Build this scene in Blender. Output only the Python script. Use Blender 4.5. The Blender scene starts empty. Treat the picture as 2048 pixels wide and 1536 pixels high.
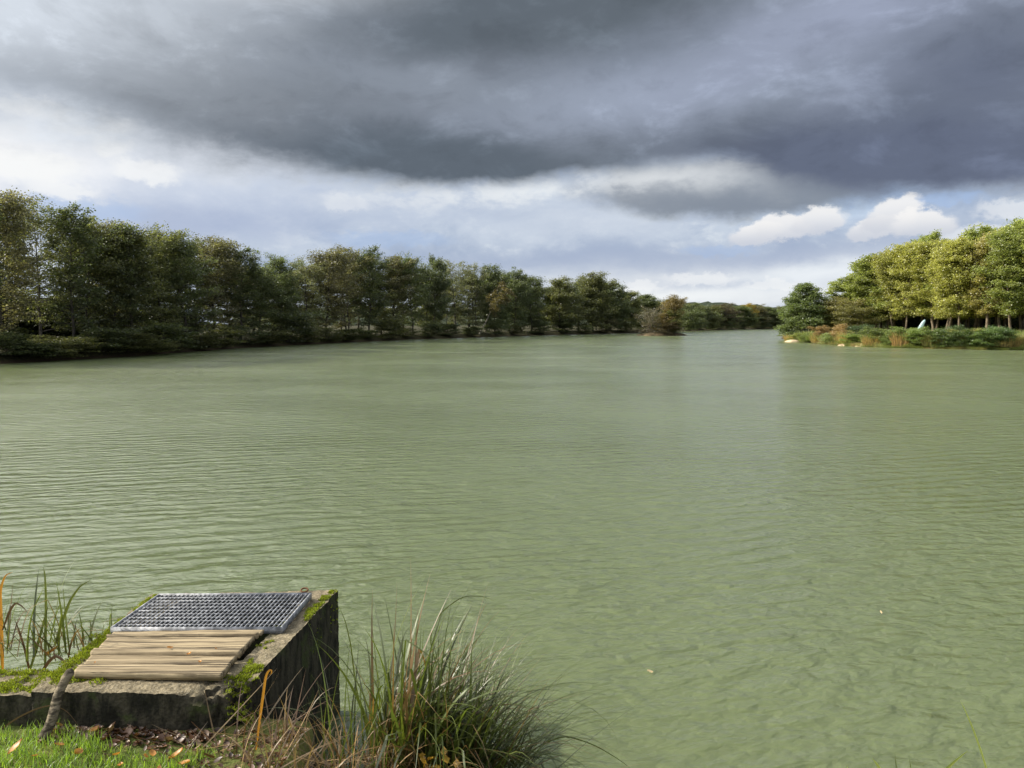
import bpy, math, random
import numpy as np
from mathutils import Vector, noise as mnoise

R = math.radians
scene = bpy.context.scene
COL = scene.collection

# ------------------------------------------------------------------ camera
FPX, PITCH, EYE = 1600.0, R(4.3), 2.35          # focal length in photo pixels, tilt down, eye above water
cam_d = bpy.data.cameras.new("camera")
cam = bpy.data.objects.new("camera", cam_d)
COL.objects.link(cam)
cam.location = (0, 0, EYE)
cam.rotation_euler = (R(90) - PITCH, 0, 0)
cam_d.sensor_width = 36.0
cam_d.lens = 36.0 * FPX / 2048.0
cam_d.clip_start, cam_d.clip_end = 0.05, 6000
scene.camera = cam

# ------------------------------------------------------------------ light
SUN_AZ, SUN_EL = R(-83), R(29)                   # from +Y towards +X ; above horizon
sun_dir = Vector((math.sin(SUN_AZ) * math.cos(SUN_EL), math.cos(SUN_AZ) * math.cos(SUN_EL), math.sin(SUN_EL)))
sun_d = bpy.data.lights.new("sun", 'SUN')
sun_d.energy, sun_d.angle, sun_d.color = 4.6, R(0.6), (1.0, 0.93, 0.80)
sun = bpy.data.objects.new("sun", sun_d)
COL.objects.link(sun)
sun.rotation_euler = sun_dir.to_track_quat('Z', 'Y').to_euler()

scene.view_settings.view_transform = 'Standard'
scene.view_settings.look = 'None'
scene.view_settings.exposure = 0.48
scene.view_settings.gamma = 1.0


class NT:
    """small helper for building node trees"""
    def __init__(self, tree):
        self.t = tree
        self.n = tree.nodes
        self.l = tree.links

    def put(self, sock, v):
        if hasattr(v, 'is_output') or isinstance(v, bpy.types.NodeSocket):
            self.l.new(v, sock)
        elif v is not None:
            if isinstance(v, (tuple, list)) and len(v) == 3 and len(sock.default_value) == 4:
                v = (*v, 1.0)
            sock.default_value = v

    def m(self, op, a, b=None, c=None, clamp=False):
        x = self.n.new('ShaderNodeMath')
        x.operation = op
        x.use_clamp = clamp
        for i, v in enumerate((a, b, c)):
            if v is not None:
                self.put(x.inputs[i], v)
        return x.outputs[0]

    def vm(self, op, a, b=None, scale=None):
        x = self.n.new('ShaderNodeVectorMath')
        x.operation = op
        self.put(x.inputs[0], a)
        if b is not None:
            self.put(x.inputs[1], b)
        if scale is not None:
            self.put(x.inputs['Scale'], scale)
        return x.outputs['Value'] if op in ('LENGTH', 'DOT_PRODUCT', 'DISTANCE') else x.outputs[0]

    def noise(self, vec, scale, detail=4, rough=0.55, dist=0.0, lac=2.0):
        x = self.n.new('ShaderNodeTexNoise')
        self.put(x.inputs['Vector'], vec)
        x.inputs['Scale'].default_value = scale
        x.inputs['Detail'].default_value = detail
        x.inputs['Roughness'].default_value = rough
        x.inputs['Lacunarity'].default_value = lac
        x.inputs['Distortion'].default_value = dist
        return x.outputs['Fac']

    def mix(self, f, a, b):
        x = self.n.new('ShaderNodeMix')
        x.data_type = 'RGBA'
        x.clamp_factor = True
        self.put(x.inputs[0], f)
        self.put(x.inputs[6], a)
        self.put(x.inputs[7], b)
        return x.outputs[2]

    def ss(self, v, lo, hi):
        x = self.n.new('ShaderNodeMapRange')
        x.interpolation_type = 'SMOOTHSTEP'
        self.put(x.inputs[0], v)
        self.put(x.inputs[1], lo)
        self.put(x.inputs[2], hi)
        return x.outputs[0]

    def comb(self, x, y, z=0.0):
        c = self.n.new('ShaderNodeCombineXYZ')
        for i, v in enumerate((x, y, z)):
            self.put(c.inputs[i], v)
        return c.outputs[0]

    def sep(self, v):
        c = self.n.new('ShaderNodeSeparateXYZ')
        self.put(c.inputs[0], v)
        return c.outputs

    def curve(self, v, pts, lo, hi):
        """piecewise smooth function of v given as (x, y) points"""
        ys = [p[1] for p in pts]
        y0, y1 = min(ys), max(ys) + 1e-6
        c = self.n.new('ShaderNodeFloatCurve')
        cm = c.mapping.curves[0]
        q = [((x - lo) / (hi - lo), (y - y0) / (y1 - y0)) for x, y in pts]
        cm.points[0].location = q[0]
        cm.points[1].location = q[-1]
        for a in q[1:-1]:
            cm.points.new(*a)
        c.mapping.update()
        self.put(c.inputs['Value'], self.m('DIVIDE', self.m('SUBTRACT', v, lo), hi - lo, clamp=True))
        return self.m('MULTIPLY_ADD', c.outputs[0], y1 - y0, y0)


# ------------------------------------------------------------------ sky
world = bpy.data.worlds.new("World")
scene.world = world
world.use_nodes = True
W = NT(world.node_tree)
for nd in list(W.n):
    W.n.remove(nd)
tc = W.n.new('ShaderNodeTexCoord')
D = W.vm('NORMALIZE', tc.outputs['Generated'])
dx, dy, dz = W.sep(D)
DEG = 57.29578
az = W.m('MULTIPLY', W.m('ARCTAN2', dx, dy), DEG)
el = W.m('MULTIPLY', W.m('ARCSINE', dz), DEG)
ae = W.comb(az, el)
zz = W.m('ADD', W.m('MAXIMUM', dz, 0.0), 0.10)
plan = W.comb(W.m('DIVIDE', dx, zz), W.m('DIVIDE', dy, zz))      # the cloud layer seen from below


def blob(a0, e0, wa, we, rot=0.0, src=None):
    s = src or (az, el)
    u, v = W.m('SUBTRACT', s[0], a0), W.m('SUBTRACT', s[1], e0)
    c, n_ = math.cos(R(rot)), math.sin(R(rot))
    uu = W.m('ADD', W.m('MULTIPLY', u, c / wa), W.m('MULTIPLY', v, n_ / wa))
    vv = W.m('ADD', W.m('MULTIPLY', u, -n_ / we), W.m('MULTIPLY', v, c / we))
    d2 = W.m('ADD', W.m('MULTIPLY', uu, uu), W.m('MULTIPLY', vv, vv))
    return W.m('EXPONENT', W.m('MULTIPLY', d2, -1.0))


sky = W.n.new('ShaderNodeTexSky')
sky.sky_type = 'NISHITA'
sky.sun_disc = False
sky.sun_elevation = SUN_EL
sky.sun_rotation = SUN_AZ
blue = W.vm('SCALE', sky.outputs[0], scale=0.10)

def dir_px(px, py):
    """direction of the sky, in degrees of azimuth and elevation, that a spot of the photograph shows"""
    a, b = (px - 1024) / FPX, (768 - py) / FPX
    v = Vector((a, math.cos(PITCH) + b * math.sin(PITCH), -math.sin(PITCH) + b * math.cos(PITCH))).normalized()
    return math.degrees(math.atan2(v.x, v.y)), math.degrees(math.asin(v.z))


def off(vec, k):
    return W.vm('ADD', vec, (k * 3.17, k * 1.93, k * 0.71))


n_big = W.noise(W.vm('MULTIPLY', ae, (0.050, 0.11, 1)), 1.0, 7, 0.58, 0.3)
n_mid = W.noise(W.vm('MULTIPLY', ae, (0.15, 0.30, 1)), 1.0, 8, 0.62, 0.3)
n_fin = W.noise(W.vm('MULTIPLY', ae, (0.42, 0.75, 1)), 1.0, 7, 0.62)
n_str = W.noise(W.vm('MULTIPLY', ae, (0.09, 0.55, 1)), 1.0, 6, 0.6, 0.2)
n_pl = W.noise(plan, 0.9, 6, 0.55)
w_el = W.m('ADD', W.m('MULTIPLY', W.m('SUBTRACT', n_mid, 0.5), 4.4), W.m('MULTIPLY', W.m('SUBTRACT', n_fin, 0.5), 2.2))
w_az = W.m('MULTIPLY', W.m('SUBTRACT', W.noise(off(W.vm('MULTIPLY', ae, (0.25, 0.4, 1)), 2.3), 1.0, 7, 0.62), 0.5), 7.0)
w_e2 = W.m('MULTIPLY', W.m('SUBTRACT', W.noise(off(W.vm('MULTIPLY', ae, (0.20, 0.36, 1)), 5.1), 1.0, 7, 0.62), 0.5), 5.0)
WS = (W.m('ADD', az, w_az), W.m('ADD', el, w_e2))
WF = (W.m('ADD', az, W.m('MULTIPLY', w_az, 0.55)), W.m('ADD', el, W.m('MULTIPLY', W.m('ADD', w_e2, w_el), 0.32)))


def spot(px, py, wpx, hpx, rot=0.0, src=None):
    a0, e0 = dir_px(px, py)
    return blob(a0, e0, wpx * 0.0345, hpx * 0.0345, rot, src)


def lay(base, color, amount, *sp, src=None, rot=0.0):
    return W.mix(W.m('MULTIPLY', spot(*sp, rot=rot, src=src), amount), base, color)


n_f2 = W.m('SUBTRACT', W.noise(off(W.vm('MULTIPLY', ae, (0.9, 1.3, 1)), 8.3), 1.0, 7, 0.66), 0.5)
PS = (W.m('ADD', az, W.m('MULTIPLY', w_az, 0.42)), W.m('ADD', W.m('ADD', el, W.m('MULTIPLY', w_el, 0.30)), W.m('MULTIPLY', n_f2, 1.6)))
# low, broken, sunlit cloud over blue sky
low = W.mix(W.ss(n_mid, 0.32, 0.64), (0.36, 0.44, 0.60), (0.58, 0.65, 0.76))
low = W.mix(W.m('MULTIPLY', W.ss(n_fin, 0.46, 0.66), W.m('MULTIPLY', W.ss(n_mid, 0.46, 0.58), 0.75)), low, (0.76, 0.81, 0.86))
low = W.mix(0.10, low, blue)
low = W.mix(W.m('MULTIPLY', W.ss(n_str, 0.50, 0.34), 0.35), low, (0.36, 0.43, 0.57))
low = lay(low, (0.97, 0.97, 0.97), 1.1, 20, 310, 330, 90, src=WS)
low = lay(low, (0.72, 0.76, 0.83), 0.8, 420, 290, 240, 75, src=WS)
low = lay(low, (0.56, 0.63, 0.76), 0.7, 380, 395, 330, 55, src=WS)
low = lay(low, (0.38, 0.45, 0.62), 0.8, 420, 445, 220, 40, src=WF)
low = lay(low, (0.50, 0.57, 0.70), 0.6, 800, 420, 300, 40, src=WS)
low = lay(low, (0.62, 0.68, 0.77), 0.7, 1180, 440, 260, 55, src=WS)
low = lay(low, (0.36, 0.43, 0.58), 0.85, 1150, 520, 420, 26, src=WF)
low = lay(low, (0.36, 0.43, 0.58), 0.85, 1620, 515, 420, 34, src=WF, rot=4)
low = lay(low, (0.88, 0.90, 0.90), 0.95, 1380, 585, 330, 42, src=WF)
low = lay(low, (0.85, 0.89, 0.92), 0.8, 1640, 545, 210, 26, src=WF, rot=8)
low = lay(low, (0.40, 0.47, 0.61), 0.55, 1420, 570, 160, 12, src=WF)
low = lay(low, (0.42, 0.58, 0.82), 0.5, 1700, 415, 130, 30, src=WF)
low = lay(low, (0.75, 0.80, 0.85), 0.7, 1060, 378, 130, 18, src=WF)
# scattered bright cumulus tops and blue rifts
for px, py, wpx, hpx, amt in ((70, 215, 70, 18, 0.7), (190, 245, 90, 26, 0.8), (235, 290, 40, 30, 0.7), (60, 330, 90, 34, 0.9), (290, 345, 70, 26, 0.7), (120, 380, 60, 18, 0.6), (690, 405, 60, 22, 0.35), (1400, 560, 80, 14, 0.5), (1540, 570, 60, 12, 0.5), (1280, 575, 60, 12, 0.5), (1960, 470, 90, 22, 0.5), (2020, 420, 60, 20, 0.5)):
    low = W.mix(W.m('MULTIPLY', W.ss(spot(px, py, wpx, hpx, src=PS), 0.28, 0.75), amt), low, (0.90, 0.91, 0.91))
for px, py, wpx, hpx, amt in ((150, 420, 140, 26, 0.5), (1730, 385, 70, 20, 0.6), (1440, 500, 90, 14, 0.35), (770, 480, 150, 20, 0.4), (1890, 400, 80, 14, 0.5)):
    low = W.mix(W.m('MULTIPLY', W.ss(spot(px, py, wpx, hpx, src=PS), 0.25, 0.8), amt), low, (0.36, 0.50, 0.76))
# grey shelf hanging under the deck, paler at its top left
low = W.mix(W.m('MULTIPLY', W.ss(spot(1460, 378, 330, 64, rot=-2, src=WF), 0.28, 0.66), 0.94), low, W.mix(spot(1340, 345, 170, 36, src=WF), (0.215, 0.25, 0.305), (0.60, 0.63, 0.66)))


for px, py, wpx, hpx, rot in ((1520, 468, 62, 26, 8), (1570, 458, 60, 36, 0), (1640, 442, 62, 34, 20), (1755, 455, 52, 30, 10), (1790, 430, 62, 38, 20), (1845, 448, 66, 30, 0)):
    a0, e0 = dir_px(px, py)
    top = W.mix(W.ss(el, e0 - hpx * 0.028, e0 + hpx * 0.025), (0.60, 0.63, 0.70), (0.90, 0.89, 0.88))
    low = W.mix(W.m('MULTIPLY', W.ss(spot(px, py, wpx, hpx, rot=rot, src=PS), 0.40, 0.66), 0.88), low, top)

# the heavy dark deck above
EDGE = [dir_px(*q) for q in ((0, 262), (200, 300), (400, 340), (560, 356), (700, 366), (850, 378), (950, 378), (1100, 364), (1250, 346), (1350, 334), (1450, 338), (1550, 366), (1700, 392), (1850, 398), (2048, 390))]
edge = W.curve(az, [(-180, 12), (-60, 17)] + EDGE + [(60, 8), (180, 12)], -180, 180)
soft = W.curve(az, [(-180, 3), (-40, 4.5), (-25, 3.4), (-16, 2.2), (-9, 1.4), (-4, 1.0), (8, 1.0), (14, 1.2), (24, 1.2), (34, 1.6), (180, 3)], -180, 180)
ragged = W.curve(az, [(-180, 1), (-40, 1.3), (-24, 1.1), (-14, 0.8), (-6, 0.5), (4, 0.45), (12, 0.5), (24, 0.55), (40, 0.6), (180, 1)], -180, 180)
over = W.m('DIVIDE', W.m('SUBTRACT', W.m('ADD', el, W.m('MULTIPLY', w_el, ragged)), edge), soft)
deck = W.ss(over, -0.4, 1.0)
dk = W.mix(W.ss(n_big, 0.36, 0.64), (0.155, 0.170, 0.192), (0.215, 0.228, 0.258))
dk = lay(dk, (0.245, 0.252, 0.265), 0.85, 330, 130, 460, 130, src=WS)
dk = W.mix(W.m('MULTIPLY', W.ss(WF[0], -13, -35), W.m('MULTIPLY', W.ss(WF[1], 10.5, 16), 0.85)), dk, (0.43, 0.435, 0.45))
dk = lay(dk, (0.62, 0.63, 0.65), 0.75, 60, 250, 330, 50, src=WS, rot=-10)
dk = lay(dk, (0.72, 0.72, 0.73), 0.9, -20, 0, 420, 80, src=WF, rot=6)
dk = lay(dk, (0.345, 0.365, 0.425), 0.92, 1290, 195, 340, 62, src=WF, rot=5)
dk = lay(dk, (0.27, 0.285, 0.315), 0.7, 800, 165, 300, 40, src=WS, rot=-5)
dk = lay(dk, (0.38, 0.395, 0.48), 0.9, 1720, 20, 330, 70, src=WF, rot=14)
dk = lay(dk, (0.31, 0.325, 0.39), 0.7, 1500, 120, 190, 50, src=WF, rot=24)
dk = lay(dk, (0.30, 0.315, 0.38), 0.6, 1720, 170, 140, 60, src=WF, rot=20)
dk = W.mix(W.m('MULTIPLY', W.ss(spot(1090, 20, 430, 84, rot=8, src=WF), 0.22, 0.78), 0.92), dk, (0.122, 0.136, 0.150))
dk = W.mix(W.m('MULTIPLY', W.ss(spot(880, 330, 420, 78, rot=-2, src=WF), 0.15, 0.85), 0.92), dk, (0.112, 0.128, 0.146))
dk = W.mix(W.m('MULTIPLY', W.ss(spot(1830, 320, 470, 92, rot=-5, src=WF), 0.15, 0.85), 0.9), dk, (0.128, 0.142, 0.192))
dk = lay(dk, (0.140, 0.153, 0.205), 0.75, 1980, 150, 190, 120, src=WF)
dk = W.mix(W.m('MULTIPLY', W.ss(n_mid, 0.50, 0.70), 0.5), dk, W.vm('SCALE', dk, scale=1.6))
dk = W.mix(W.m('MULTIPLY', W.ss(n_mid, 0.49, 0.32), 0.5), dk, W.vm('SCALE', dk, scale=0.72))
dk = W.vm('MULTIPLY', dk, (0.95, 1.03, 1.12))
# thinner, lit cloud towards the sun on the left and above the picture
sunny = W.m('MULTIPLY', W.ss(az, -31, -52), W.ss(el, 55, 26))
dk = W.mix(W.m('MULTIPLY', sunny, 0.95), dk, (1.7, 1.66, 1.6))
dk = W.mix(W.m('MULTIPLY', W.ss(el, 23, 38), 0.75), dk, W.mix(W.ss(n_pl, 0.40, 0.62), (0.24, 0.27, 0.32), (0.75, 0.80, 0.88)))
col = W.mix(deck, low, dk)
# added glow in unseen sky: behind the viewer fills shade, high sunward brightens water
col = W.mix(W.m('MULTIPLY', W.ss(W.m('ABSOLUTE', W.m('ADD', az, 10.0)), 62, 105), 0.75), col, W.mix(W.ss(n_pl, 0.40, 0.60), (0.36, 0.48, 0.72), (0.95, 0.97, 1.0)))
added_veil = W.m('MULTIPLY', W.ss(az, -2, -40), W.m('MULTIPLY', W.ss(el, 19.5, 25), W.ss(el, 75, 45)))
col = W.mix(W.m('MULTIPLY', added_veil, W.ss(az, -170, -130)), col, (3.3, 3.3, 3.2))
# lit rim just under the deck's edge
rim = W.m('MULTIPLY', W.m('MULTIPLY', W.ss(over, -1.9, -0.4), W.m('SUBTRACT', 1.0, deck)), W.m('MULTIPLY', W.ss(n_fin, 0.35, 0.6), spot(1020, 370, 330, 120)))
col = W.mix(W.m('MULTIPLY', rim, 0.7), col, (0.80, 0.83, 0.85))
col = W.mix(W.ss(el, -0.3, -3.0), col, (0.16, 0.18, 0.14))
bg = W.n.new('ShaderNodeBackground')
W.put(bg.inputs[0], W.vm('SCALE', col, scale=7.45))
bg.inputs[1].default_value = 0.1
wo = W.n.new('ShaderNodeOutputWorld')
W.l.new(bg.outputs[0], wo.inputs[0])
world.cycles.sampling_method = 'MANUAL'
world.cycles.sample_map_resolution = 1024


# ------------------------------------------------------------------ pixel helpers (photo pixels -> points of the place)
def ray(px, py):
    a, b = (px - 1024) / FPX, (768 - py) / FPX
    return np.array([a, math.cos(PITCH) + b * math.sin(PITCH), -math.sin(PITCH) + b * math.cos(PITCH)])


def on_z(px, py, z=0.0):
    d = ray(px, py)
    t = (z - EYE) / d[2]
    return np.array([0, 0, EYE]) + d * t


def on_y(px, py, y):
    d = ray(px, py)
    return np.array([0, 0, EYE]) + d * (y / d[1])


# ------------------------------------------------------------------ object helpers
def mesh(name, verts, faces, mat=None, smooth=False):
    me = bpy.data.meshes.new(name)
    verts = np.asarray(verts, dtype=np.float32)
    if isinstance(faces, np.ndarray):
        nf, k = faces.shape
        me.vertices.add(len(verts))
        me.vertices.foreach_set("co", verts.ravel())
        me.loops.add(nf * k)
        me.loops.foreach_set("vertex_index", faces.astype(np.int32).ravel())
        me.polygons.add(nf)
        me.polygons.foreach_set("loop_start", np.arange(0, nf * k, k, dtype=np.int32))
        me.polygons.foreach_set("loop_total", np.full(nf, k, dtype=np.int32))
        me.update(calc_edges=True)
    else:
        me.from_pydata([tuple(v) for v in verts], [], faces)
    if smooth:
        me.polygons.foreach_set("use_smooth", np.ones(len(me.polygons), dtype=bool))
    if mat:
        me.materials.append(mat)
    return me


def obj(name, me, parent=None, loc=None, color=None):
    o = bpy.data.objects.new(name, me)
    COL.objects.link(o)
    if parent:
        o.parent = parent
    if loc is not None:
        o.location = loc
    if color is not None:
        o.color = (*color, 1.0)
    return o


def tag(o, label, cat, group=None, kind=None):
    if kind:
        o["kind"] = kind
    o["label"] = label
    o["category"] = cat
    if group:
        o["group"] = group
    return o


def struct(o, label=None, cat=None):
    o["kind"] = "structure"
    if label:
        o["label"] = label
        o["category"] = cat
    return o


# ------------------------------------------------------------------ materials
def new_mat(name):
    m = bpy.data.materials.new(name)
    m.use_nodes = True
    t = NT(m.node_tree)
    for nd in list(t.n):
        t.n.remove(nd)
    t.out = t.n.new('ShaderNodeOutputMaterial')
    return m, t


def principled(t, color, rough=0.8, spec=0.3, normal=None, metal=0.0):
    p = t.n.new('ShaderNodeBsdfPrincipled')
    t.put(p.inputs['Base Color'], color)
    t.put(p.inputs['Roughness'], rough)
    p.inputs['Specular IOR Level'].default_value = spec
    p.inputs['Metallic'].default_value = metal
    if normal is not None:
        t.l.new(normal, p.inputs['Normal'])
    return p


def bump(t, h, strength=1.0, dist=1.0, normal=None):
    b = t.n.new('ShaderNodeBump')
    b.inputs['Strength'].default_value = strength
    b.inputs['Distance'].default_value = dist
    t.l.new(h, b.inputs['Height'])
    if normal is not None:
        t.l.new(normal, b.inputs['Normal'])
    return b.outputs[0]


def leaf_mat(name, tint=None, trans=0.42, var=0.55, second=None, second_share=0.12, gloss=0.06):
    """leaves: a thin sheet that reflects and lets light through; hue differs from leaf to leaf"""
    m, t = new_mat(name)
    g = t.n.new('ShaderNodeNewGeometry')
    rnd = g.outputs['Random Per Island']
    if tint is None:
        oi = t.n.new('ShaderNodeObjectInfo')
        base = oi.outputs['Color']
    else:
        base = t.n.new('ShaderNodeRGB').outputs[0]
        base.default_value = (*tint, 1)
    k = t.m('MULTIPLY_ADD', rnd, 2 * var, 1 - var)
    c = t.vm('SCALE', base, scale=k)
    r2 = t.m('FRACT', t.m('MULTIPLY', rnd, 37.7))
    c = t.mix(t.m('MULTIPLY', t.ss(r2, 0.55, 1.0), 0.30), c, t.vm('MULTIPLY', c, (1.35, 1.08, 0.7)))
    if second is not None:
        c = t.mix(t.m('LESS_THAN', t.m('FRACT', t.m('MULTIPLY', rnd, 91.3)), second_share), c, second)
    df = t.n.new('ShaderNodeBsdfDiffuse')
    t.l.new(c, df.inputs[0])
    tr = t.n.new('ShaderNodeBsdfTranslucent')
    t.l.new(t.vm('MULTIPLY', c, (1.25, 1.3, 0.75)), tr.inputs[0])
    mx = t.n.new('ShaderNodeMixShader')
    mx.inputs[0].default_value = trans
    t.l.new(df.outputs[0], mx.inputs[1])
    t.l.new(tr.outputs[0], mx.inputs[2])
    gl = t.n.new('ShaderNodeBsdfGlossy')
    gl.inputs['Roughness'].default_value = 0.45
    mx2 = t.n.new('ShaderNodeMixShader')
    mx2.inputs[0].default_value = gloss
    t.l.new(mx.outputs[0], mx2.inputs[1])
    t.l.new(gl.outputs[0], mx2.inputs[2])
    t.l.new(mx2.outputs[0], t.out.inputs[0])
    return m


def bark_mat(name, a, b, sc=6.0):
    m, t = new_mat(name)
    g = t.n.new('ShaderNodeTexCoord')
    v = t.vm('MULTIPLY', g.outputs['Object'], (1, 1, 0.25))
    n = t.noise(v, sc, 5, 0.65)
    p = principled(t, t.mix(t.ss(n, 0.35, 0.65), a, b), 0.9, 0.2, bump(t, n, 0.8, 0.03))
    t.l.new(p.outputs[0], t.out.inputs[0])
    return m


LEAF = leaf_mat("tree_leaves", None, 0.54, 0.42)
BARK = bark_mat("grey_bark", (0.035, 0.03, 0.024), (0.12, 0.105, 0.085))
BARK_PALE = bark_mat("pale_bark", (0.16, 0.14, 0.11), (0.36, 0.32, 0.26))
BARK_BROWN = bark_mat("brown_bark", (0.10, 0.075, 0.05), (0.24, 0.19, 0.13))

# ------------------------------------------------------------------ the lake shore, as world points
near_shore = [(-60, 18), (-20, 8.0), (-8, 5.2), (-4, 4.25), (-2.6, 4.0), (-1.9, 3.85), (-1.1, 3.75), (-0.6, 3.72), (-0.25, 3.62), (0.0, 3.45), (0.18, 3.15), (0.5, 2.85), (1.2, 2.6), (3, 2.4), (8, 1.0), (30, -8), (80, -8)]
right_px = [(2700, 706), (2300, 703), (2120, 701), (2048, 700), (1960, 699.5), (1880, 697.5), (1800, 696), (1740, 694), (1690, 691.5), (1650, 688), (1615, 685), (1590, 683), (1572, 680)]
right_shore = [tuple(on_z(x, y)[:2]) for x, y in right_px]
back_shore = [(44.5, 134), (52, 150), (62, 180), (85, 230), (150, 300), (190, 350)]
left_px = [(1640, 657.2), (1560, 657.6), (1480, 658.6), (1420, 660.0), (1370, 662.4), (1280, 666), (1150, 669), (1020, 672.5), (900, 676.5), (800, 680), (700, 684.5), (590, 690), (480, 696), (370, 704), (260, 713), (130, 720), (0, 728), (-160, 738), (-400, 757)]
left_shore = [tuple(on_z(x, y)[:2]) for x, y in left_px]
SHORE = np.array([(80, -8)] + [(120, 60)] + right_shore + back_shore + left_shore + [(-75, 30)] + near_shore, dtype=float)


def sdf(pts):
    """distance to the shore: positive on land, negative in the lake"""
    A, B = SHORE, np.roll(SHORE, -1, 0)
    best = np.full(len(pts), 1e18)
    inside = np.zeros(len(pts), bool)
    for a, b in zip(A, B):
        ab = b - a
        t = np.clip(((pts - a) @ ab) / max(ab @ ab, 1e-9), 0, 1)
        q = pts - (a + t[:, None] * ab)
        best = np.minimum(best, (q * q).sum(1))
        c = (a[1] > pts[:, 1]) != (b[1] > pts[:, 1])
        if abs(b[1] - a[1]) > 1e-12:
            xi = (b[0] - a[0]) * (pts[:, 1] - a[1]) / (b[1] - a[1]) + a[0]
            inside ^= c & (pts[:, 0] < xi)
    d = np.sqrt(best)
    return np.where(inside, -d, d)


def sstep(x, a, b):
    t = np.clip((x - a) / (b - a), 0, 1)
    return t * t * (3 - 2 * t)


def ground_z(pts):
    pts = np.atleast_2d(np.asarray(pts, float))[:, :2]
    s = sdf(pts)
    far = np.hypot(pts[:, 0], pts[:, 1])
    rise = np.where((pts[:, 0] < -0.9) & (far < 20), 0.585 * sstep(s, -0.02, 0.26), 0.50 * sstep(s, -0.02, 0.55)) + 0.25 * sstep(s, 0.7, 3.5) + 0.35 * sstep(s, 3, 20) * sstep(far, 20, 60)
    z = np.where(s > 0, rise - 0.01, np.maximum(-1.6, s * 0.9 - 0.01))
    bumps = 0.02 * np.sin(pts[:, 0] * 5.1 + 1.3 * np.sin(pts[:, 1] * 3.3)) * np.sin(pts[:, 1] * 4.3 + 0.7)
    return z + bumps * np.clip(s * 2, 0, 1)


def gz(x, y):
    return float(ground_z([(x, y)])[0])


# ground sheet
def axis(c, n, span, fine):
    k = np.linspace(-1, 1, n)
    lo, hi = 0.01, 20.0
    for _ in range(60):
        a = 0.5 * (lo + hi)
        if span * np.sinh(a * 2 / n) / np.sinh(a) > fine:
            lo = a
        else:
            hi = a
    return c + span * np.sinh(a * k) / np.sinh(a)


gx, gy = axis(0.0, 420, 2500, 0.06), axis(3.0, 420, 2500, 0.06)
GX, GY = np.meshgrid(gx, gy)
gp = np.stack([GX.ravel(), GY.ravel()], 1)
gzv = ground_z(gp)
gv = np.column_stack([gp, gzv])
ii = np.arange(420 * 420).reshape(420, 420)
gf = np.stack([ii[:-1, :-1].ravel(), ii[:-1, 1:].ravel(), ii[1:, 1:].ravel(), ii[1:, :-1].ravel()], 1)
m, t = new_mat("soil_and_turf")
pos = t.n.new('ShaderNodeNewGeometry').outputs['Position']
n1, n2, n3 = t.noise(pos, 0.35, 5, 0.6), t.noise(pos, 4.0, 5, 0.65), t.noise(pos, 40, 4, 0.6)
cc = t.mix(t.ss(n2, 0.35, 0.65), (0.075, 0.10, 0.022), (0.15, 0.15, 0.045))
cc = t.mix(t.ss(n1, 0.55, 0.72), cc, (0.13, 0.10, 0.045))
px_, py_, pz_ = t.sep(pos)
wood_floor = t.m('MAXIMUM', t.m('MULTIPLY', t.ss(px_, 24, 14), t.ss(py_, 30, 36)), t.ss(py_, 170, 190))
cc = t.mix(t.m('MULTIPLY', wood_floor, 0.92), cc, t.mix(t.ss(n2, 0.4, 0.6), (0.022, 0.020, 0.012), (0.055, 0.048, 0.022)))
soil = t.mix(t.ss(n3, 0.35, 0.65), (0.030, 0.021, 0.013), (0.075, 0.052, 0.032))
low_bank = t.ss(t.m('ADD', pz_, t.m('MULTIPLY', t.m('SUBTRACT', n2, 0.5), 0.25)), 0.52, 0.40)
far_edge = t.ss(t.m('ADD', pz_, t.m('MULTIPLY', t.m('SUBTRACT', n2, 0.5), 0.3)), 0.22, 0.05)
near = t.ss(t.vm('LENGTH', pos), 30, 12)
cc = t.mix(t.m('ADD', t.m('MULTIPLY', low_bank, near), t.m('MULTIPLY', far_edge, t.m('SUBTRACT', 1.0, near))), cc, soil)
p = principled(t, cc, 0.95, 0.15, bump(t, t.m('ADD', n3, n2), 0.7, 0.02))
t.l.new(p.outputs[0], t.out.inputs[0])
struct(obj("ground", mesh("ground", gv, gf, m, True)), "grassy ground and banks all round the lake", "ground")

# water
m, t = new_mat("lake_water")
pos = t.n.new('ShaderNodeNewGeometry').outputs['Position']
wx, wy, wz = t.sep(pos)
ca, sa = math.cos(R(17)), math.sin(R(17))


def wave_coord(deg, stretch, off=0.0):
    c, s_ = math.cos(R(deg)), math.sin(R(deg))
    al = t.m('ADD', t.m('MULTIPLY', wx, c), t.m('MULTIPLY', wy, s_))
    ac = t.m('ADD', t.m('MULTIPLY', wx, -s_), t.m('MULTIPLY', wy, c))
    return t.comb(t.m('MULTIPLY', al, stretch), ac, off), ac, al


v1, a1, l1 = wave_coord(17, 0.22)
v2, a2, l2 = wave_coord(14, 0.48, 3.0)
v3, a3, l3 = wave_coord(22, 0.6, 8.0)
v4, a4, l4 = wave_coord(15, 0.6, 5.0)
gust = t.noise(t.vm('MULTIPLY', pos, (0.06, 0.13, 1)), 1.0, 5, 0.6)
patch = t.noise(t.vm('MULTIPLY', pos, (0.55, 0.40, 1)), 1.0, 4, 0.55)


def train(coord, ac, lam, wander, wscale):
    """a train of long crests whose line wanders; crests sharper than troughs"""
    ph = t.m('ADD', t.m('MULTIPLY', ac, 6.2832 / lam), t.m('MULTIPLY', t.noise(coord, wscale, 3, 0.5), wander))
    return t.m('POWER', t.m('MULTIPLY_ADD', t.m('SINE', ph), 0.5, 0.5), 1.5)


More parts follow.
